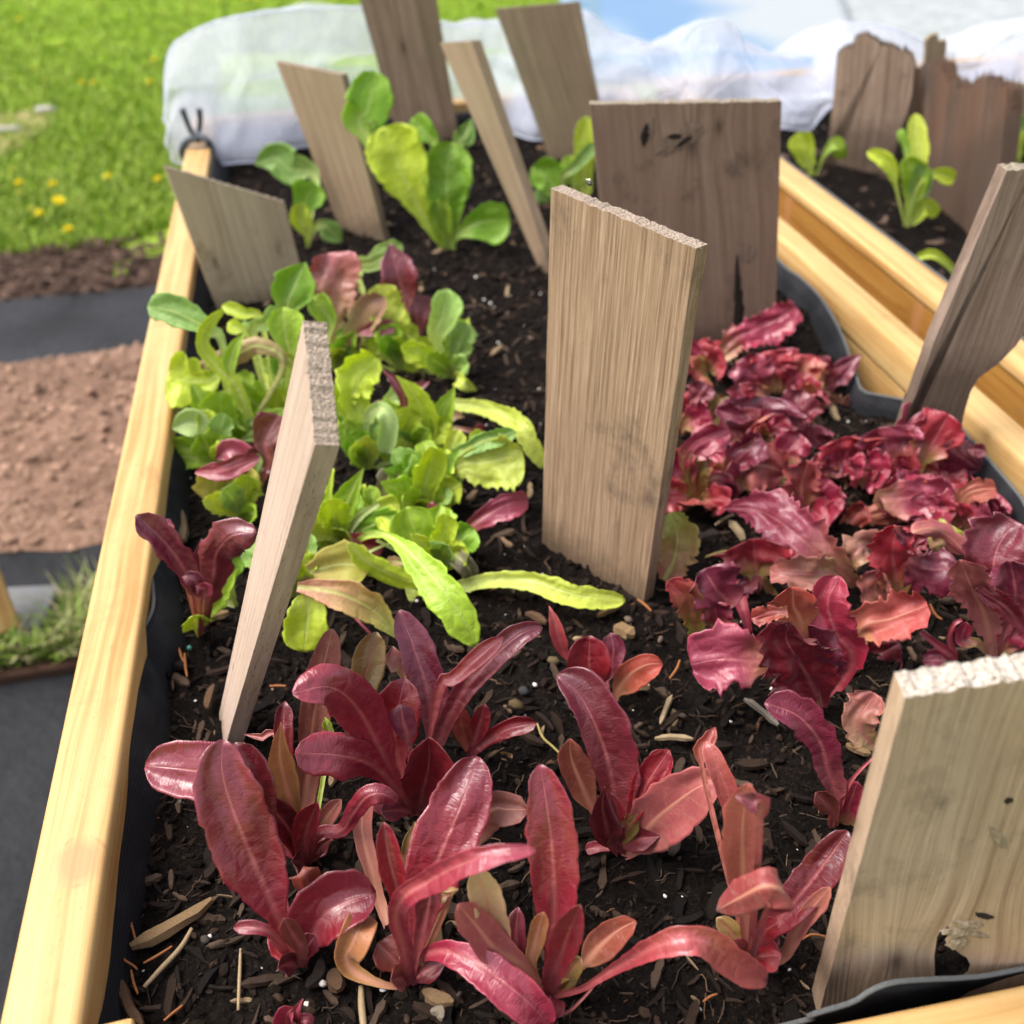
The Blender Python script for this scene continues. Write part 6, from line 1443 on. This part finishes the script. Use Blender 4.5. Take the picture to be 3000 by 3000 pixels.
DK = [(.010, .007, .0052), (.018, .0115, .0085), (.006, .0042, .0034), (.036, .023, .016), (.013, .0085, .0066), (.066, .044, .031), (.028, .017, .012)]
while k < 11000:
    x = rnd.uniform(-0.176, 0.60); y = 0.262 + 1.75 * rnd.random() ** 1.35; L = 0.003 + 0.024 * rnd.random() ** 2.8
    if x > rl_x(y) - .012: k += 1; continue
    a = rnd.random() * 6.28; w = L * rnd.uniform(.08, .34); z = soilz(x, y) + rnd.uniform(-.001, .0015)
    d = Vector((math.cos(a), math.sin(a), rnd.uniform(-.25, .35))) * (L / 2); p = Vector((x, y, z)); c = rnd.choice(DK)
    if rnd.random() < .05: c = rnd.choice([(.16, .105, .065), (.24, .17, .10), (.12, .06, .035)])
    q = .7 + .6 * rnd.random(); its.append((*splinter(p - d, p + d, w, min(.003, w * .5) + .0004, k), tuple(v * q for v in c))); k += 1
o = gather('bark_mulch', its, M['chip']); o['kind'] = 'stuff'
its = []
for i in range(13000):
    x = rnd.uniform(-0.176, 0.60); y = 0.262 + 1.75 * rnd.random() ** 1.3; s = .0007 + .0032 * rnd.random() ** 2.5
    if x > rl_x(y) - .006: continue
    c = rnd.choice(DK[:4]); q = .6 + .7 * rnd.random()
    its.append((*lump((x, y, soilz(x, y) + s * .35), s, i, 1.3), tuple(v * q for v in c)))
o = gather('soil_crumbs', its, M['pebble']); o['kind'] = 'stuff'
its = []
for i in range(330):
    x = rnd.uniform(-0.17, 0.59); y = 0.27 + 1.5 * rnd.random() ** 1.2; s = .0006 + .0016 * rnd.random() ** 2.2
    if x > rl_x(y) - .006: continue
    its.append((*lump((x, y, soilz(x, y) + s * .6), s, i), (.62, .56, .50)))
o = gather('perlite_grains', its, M['perlite']); o['kind'] = 'stuff'
its = []
for i in range(1100):
    x = rnd.uniform(-0.17, 0.59); y = 0.27 + 1.3 * rnd.random() ** 1.3; a = rnd.random() * 6.28; L = rnd.uniform(.008, .03)
    if x > rl_x(y) - .02: continue
    pts = [Vector((x + math.cos(a) * L * (t - .5) + .004 * nz(i * 3.1, t * 3), y + math.sin(a) * L * (t - .5) + .004 * nz(i * 1.7, t * 3, 5), soilz(x, y) + .0012 + .002 * abs(nz(i, t * 2)))) for t in (0, .25, .5, .75, 1)]
    v, f = tube(pts, .00022 + .0003 * rnd.random(), 4); its.append((v, f, rnd.choice([(.05, .034, .026), (.09, .06, .042), (.16, .10, .06), (.03, .02, .016)])))
o = gather('root_fibres', its, M['chip'], True); o['kind'] = 'stuff'
its = []
for i in range(900):
    x = rnd.uniform(0.77, 1.45); y = rnd.uniform(0.9, 2.2); L = .006 + .03 * rnd.random() ** 2; a = rnd.random() * 6.28; p = Vector((x, y, soilz(x, y) + .001)); d = Vector((math.cos(a), math.sin(a), .1)) * L / 2; c = rnd.choice(DK + [(.12, .08, .06)])
    its.append((*splinter(p - d, p + d, L * .3, .002, i), c))
o = gather('neighbour_mulch', its, M['chip']); o['kind'] = 'stuff'
# chips and sticks large enough to point at
GC = 'loose wood chips and sticks on the soil'
TAN, PAL_, BRN, DRK, REDN = (.20, .13, .068), (.33, .245, .145), (.10, .058, .034), (.03, .022, .018), (.33, .13, .05)
def chip(p, q, w, col, label, h=0.004, name='wood_chip', cat='wood chip', lift=0.0015):
    a = at(p[0], p[1], lift); b = at(q[0], q[1], lift + .001); m = (a + b) / 2; ww = w * depth(m) / FPX
    v, f = splinter(a, b, ww, min(h, ww * .6), int(p[0]), .3); o = link(name, mesh(name, v, f, False, [col] * len(v), None, m), M['chip'], None, m); tag(o, label, cat, GC)
def stick(pts, w, col, label, name='twig', cat='twig', z=None):
    P = [at(x, y, (z[i] if z else .0025)) for i, (x, y) in enumerate(pts)]; P, _ = cr(P, 14); m = P[7].copy(); r = w * depth(m) / FPX / 2
    v, f = tube(P, [r * (.6 + .4 * math.sin(3.14 * (.12 + .76 * i / 13))) for i in range(14)], 7); o = link(name, mesh(name, v, f, True, [col] * len(v), None, m), M['chip'], None, m); tag(o, label, cat, GC)
chip((385, 2778), (622, 2640), 42, TAN, 'largest tan splinter of wood near the lower left liner corner', .008)
stick([(422, 2892), (470, 2840), (530, 2775), (562, 2720)], 16, PAL_, 'pale forked twig just below the largest tan splinter')
chip((360, 2880), (420, 3010), 36, BRN, 'rough brown bark stick at the lower left corner by the liner', .007)
stick([(705, 2780), (702, 2860), (698, 2960)], 11, PAL_, 'thin straight pale twig standing upright in view, left of centre bottom')
stick([(1058, 2890), (1060, 2950), (1070, 3040)], 22, PAL_, 'pale speckled twig running down to the bottom edge')
chip((1240, 2910), (1330, 2945), 42, TAN, 'tan chip beneath the pink leaf lying toward the bottom edge', .006)
chip((1265, 2965), (1300, 2990), 32, (.20, .17, .13), 'grey stubby chip below the tan chip at the bottom', .006)
chip((1258, 2640), (1290, 2800), 26, BRN, 'upright looking brown wood sliver between two front romaines', .006)
chip((900, 2900), (945, 2815), 40, DRK, 'black charred chip right of the left front romaine foot', .006)
chip((975, 2850), (995, 2910), 45, BRN, 'fibrous brown chip beside the white perlite grain at bottom', .006)
chip((1750, 1808), (1820, 1776), 20, TAN, 'small brown stick by the tip of the lime strap leaf', .004)
chip((1800, 1842), (1858, 1872), 40, TAN, 'honey coloured bark chip between strap leaf and small orange romaine', .006)
chip((1852, 2022), (1904, 2016), 26, PAL_, 'pale yellow chip right of the small romaine with round leaves', .004)
chip((1968, 2040), (1934, 2124), 16, PAL_, 'narrow pale sliver pointing down right of the shiny romaine leaf', .004)
chip((1918, 2166), (2030, 2168), 18, PAL_, 'curved pale splinter lying level right of the shiny romaine leaf', .004)
chip((2180, 2050), (2280, 2128), 20, (.2, .17, .14), 'grey stick pointing at the frilled leaf by the pale plank', .005)
chip((2478, 2184), (2550, 2212), 22, TAN, 'brown chip close to the left edge of the large pale plank', .004)
chip((1540, 1800), (1600, 1830), 22, BRN, 'small brown chip on soil below the lime strap leaf', .004)
chip((515, 1490), (540, 1590), 30, (.17, .12, .075), 'brown bark sliver against liner above the purple lettuce', .006)
chip((590, 1832), (672, 1800), 26, TAN, 'torn pale bark strip left of the wedge plank foot', .006)
chip((608, 2080), (628, 2010), 22, BRN, 'bark sliver leaning on the wedge plank bottom left', .005)
chip((2136, 1530), (2180, 1590), 24, PAL_, 'pale straw coloured sliver above the upright toothed fan leaf', .004)
stick([(2095, 1538), (2130, 1515), (2150, 1508)], 9, PAL_, 'short pale straw across soil near the dusty pink leaf')
chip((1320, 1640), (1350, 1618), 15, BRN, 'little brown stick right of the dry grey leaf', .003)
chip((2040, 1585), (2110, 1570), 34, DRK, 'dark bark chip right of the tall tan plank foot', .005)
for pts, lab in ((((372, 2670), (385, 2710), (398, 2756)), 'orange pine needle leaning beside the largest tan splinter'), (((345, 2730), (355, 2800), (392, 2830), (402, 2840)), 'looped orange pine needles against the lower left liner'),
                 (((420, 2822), (460, 2800), (505, 2772)), 'orange pine needle below the largest tan splinter'), (((384, 2842), (392, 2880), (404, 2912)), 'orange needle beside the rough brown bark stick'), (((480, 2990), (510, 2965), (535, 2945)), 'orange needle at the bottom edge under the twigs'),
                 (((522, 1892), (532, 1925), (540, 1940)), 'orange needle left of the turquoise bead below the purple lettuce'), (((541, 1914), (543, 1950), (548, 1982)), 'second orange needle upright below the turquoise bead'), (((790, 2010), (815, 2009), (838, 2010)), 'short orange needle lying level right of the wedge plank'),
                 (((712, 2172), (730, 2200), (740, 2225)), 'orange curved needle at the wedge plank foot'), (((1962, 1988), (1982, 1960), (1992, 1934)), 'orange needle between small romaine and dusty red leaf'), (((2350, 2752), (2380, 2738), (2424, 2745)), 'orange arched needle near the pale plank by dark romaine'),
                 (((1574, 2120), (1590, 2160), (1620, 2188), (1648, 2215)), 'bent straw coloured needle left of the shiny romaine leaf'), (((1868, 1756), (1890, 1772), (1908, 1790)), 'orange needle under the tall tan plank foot'), (((2068, 1632), (2110, 1618), (2155, 1612)), 'pale green needle lying near the upright toothed fan leaf'),
                 (((2060, 2935), (2080, 2920), (2102, 2912)), 'small orange needle on soil left of the pale plank bottom'), (((2725, 1770), (2740, 1800), (2760, 1815)), 'orange needle among soil beside the pink bare stalks'), (((1640, 2700), (1652, 2740), (1630, 2780)), 'thin orange needle behind the tall rounded romaine leaf')):
    stick(pts, 8, REDN if 'orange' in lab else (.42, .33, .12), lab, 'pine_needle', 'pine needle', [.004] * len(pts))
GP = 'small stones and grains on the soil'
def grit(px, py, w, col, label, name='pebble', cat='pebble', el=1.2):
    p = at(px, py, 0.001); s = w * .82 * depth(p) / FPX / 2; col = col if col[0] > .6 else tuple(k * .62 for k in col); v, f = lump((0, 0, s * .4), s, int(px), el); o = link(name, mesh(name, v, f, True, [col] * len(v)), M['pebble'], None, p); tag(o, label, cat, GP)
grit(945, 2884, 34, (.72, .66, .6), 'largest white perlite grain beside the black charred chip'); grit(900, 2943, 22, (.7, .63, .56), 'white perlite grain above the tiny seedling at bottom'); grit(1122, 2902, 22, (.72, .7, .68), 'white grain under the olive stem of the front romaine')
grit(1510, 2070, 60, (.17, .12, .06), 'round fuzzy brown peat pellet left of the small romaine'); grit(1620, 1940, 42, (.20, .15, .08), 'fuzzy tan clump beside the leaf tip of small romaine'); grit(1535, 2030, 42, (.075, .075, .078), 'slate grey angular stone above the fuzzy peat pellet')
grit(1975, 2490, 62, (.16, .13, .11), 'grey angular stone below the shiny romaine right leaf'); grit(1840, 1818, 34, (.22, .16, .12), 'rounded brown pebble near the honey coloured chip'); grit(1935, 1878, 36, (.24, .17, .13), 'pinkish stone right of the honey coloured chip')
grit(1300, 2910, 24, (.2, .11, .08), 'reddish stone below the pink leaf at bottom centre'); grit(1345, 2915, 24, (.13, .11, .10), 'grey stone beside the reddish stone at bottom'); grit(602, 2755, 38, (.09, .075, .065), 'dark pebble right of the largest tan splinter'); grit(640, 2770, 50, (.12, .085, .06), 'oval brown pellet right of the largest tan splinter', el=1.7)
grit(528, 2350, 18, (.2, .18, .17), 'little grey stone under the round romaine leaf at left'); grit(800, 2020, 16, (.5, .36, .27), 'pale pink stone right of the wedge plank'); grit(2154, 1840, 22, (.75, .68, .62), 'white oval grain beside the pink leaf stalk'); grit(2000, 2100, 26, (.11, .085, .075), 'dark grey stone right of the narrow pale sliver')
grit(1568, 2008, 18, (.78, .76, .72), 'bright white grain left of the small round leaved romaine'); grit(2205, 1460, 24, (.8, .74, .68), 'white oblong grain under the frilled leaf with orange underside'); grit(1555, 995, 30, (.22, .16, .13), 'brown stone left of the tall tan plank top of soil')
p = at(555, 1898, .004); v, f = lump((0, 0, 0), .002, 3); bm = bmesh.new(); bmesh.ops.create_uvsphere(bm, u_segments=16, v_segments=10, radius=.0021); bmesh.ops.translate(bm, verts=bm.verts, vec=p)
tag(bm_obj('fertiliser_bead', bm, M['bead'], None, True, p), 'tiny round turquoise bead on dark soil below the purple lettuce', 'bead')
# a fly resting on the sawn top of the tall tan plank
p = on_plane(1716, 560, at(1588, 1578), (lambda e: Vector((e.y, -e.x, 0)))((at(1885, 1762) - at(1588, 1578)).normalized())) + Vector((0.004, 0.006, 0.0035))
t = empty('fly', p, 'tiny dark fly perched on the sawn top of the tall tan plank', 'fly')
bm = bmesh.new(); bmesh.ops.create_uvsphere(bm, u_segments=12, v_segments=8, radius=.0017)
for v in bm.verts: v.co.y *= 1.7
r = bmesh.ops.create_uvsphere(bm, u_segments=10, v_segments=8, radius=.0011, matrix=Matrix.Translation((0, -.0036, .0004)))
bm_obj('body', bm, M['fly'], t, True)
for s in (-1, 1):
    V = [Vector((0, 0, .0014)), Vector((s * .0012, .002, .0018)), Vector((s * .0016, .005, .0014)), Vector((s * .0004, .0055, .0014))]
    link('wing', mesh('wing', V, [(0, 1, 2, 3)]), M['perlite'], t)
    for k in range(3):
        v, f = tube([Vector((s * .001, -.002 + k * .0018, -.0003)), Vector((s * .003, -.003 + k * .003, .0006)), Vector((s * .004, -.0035 + k * .0036, -.003))], .00018, 5); link('leg', mesh('leg', v, f), M['fly'], t)

# ---------------------------------------------------------------- light
w = bpy.data.worlds.new('World'); SC.world = w; w.use_nodes = True; nt = w.node_tree; nt.nodes.clear()
sk = nt.nodes.new('ShaderNodeTexSky'); sk.sky_type = 'NISHITA'; sk.sun_disc = False; sk.air_density = 1.0; sk.dust_density = 4.0; sk.ozone_density = 1.0
EL, AZ = 58.0, -75.0     # sun height; compass bearing from +Y towards +X
sk.sun_elevation = R(EL); sk.sun_rotation = R(AZ)
bg = nt.nodes.new('ShaderNodeBackground'); bg.inputs[1].default_value = 0.125; ou = nt.nodes.new('ShaderNodeOutputWorld'); hs = nt.nodes.new('ShaderNodeHueSaturation'); hs.inputs['Saturation'].default_value = 0.42; nt.links.new(sk.outputs[0], hs.inputs['Color']); nt.links.new(hs.outputs[0], bg.inputs[0]); nt.links.new(bg.outputs[0], ou.inputs[0])
sd = bpy.data.lights.new('sun', 'SUN'); sd.energy = 1.5; sd.angle = R(38); sd.color = (1.0, 0.94, 0.86); so = bpy.data.objects.new('sun', sd); COL.objects.link(so)
sv = Vector((math.sin(R(AZ)) * math.cos(R(EL)), math.cos(R(AZ)) * math.cos(R(EL)), math.sin(R(EL)))); so.rotation_euler = sv.to_track_quat('Z', 'Y').to_euler(); so.location = (0, 0, 6)
vs = SC.view_settings; vs.view_transform = 'Standard'; vs.look = 'None'; vs.gamma = 1.0; vs.use_curve_mapping = False; vs.exposure = 1.40
SC.render.engine = 'CYCLES'; SC.cycles.max_bounces = 8; SC.cycles.transparent_max_bounces = 16; SC.cycles.diffuse_bounces = 4; SC.cycles.transmission_bounces = 6
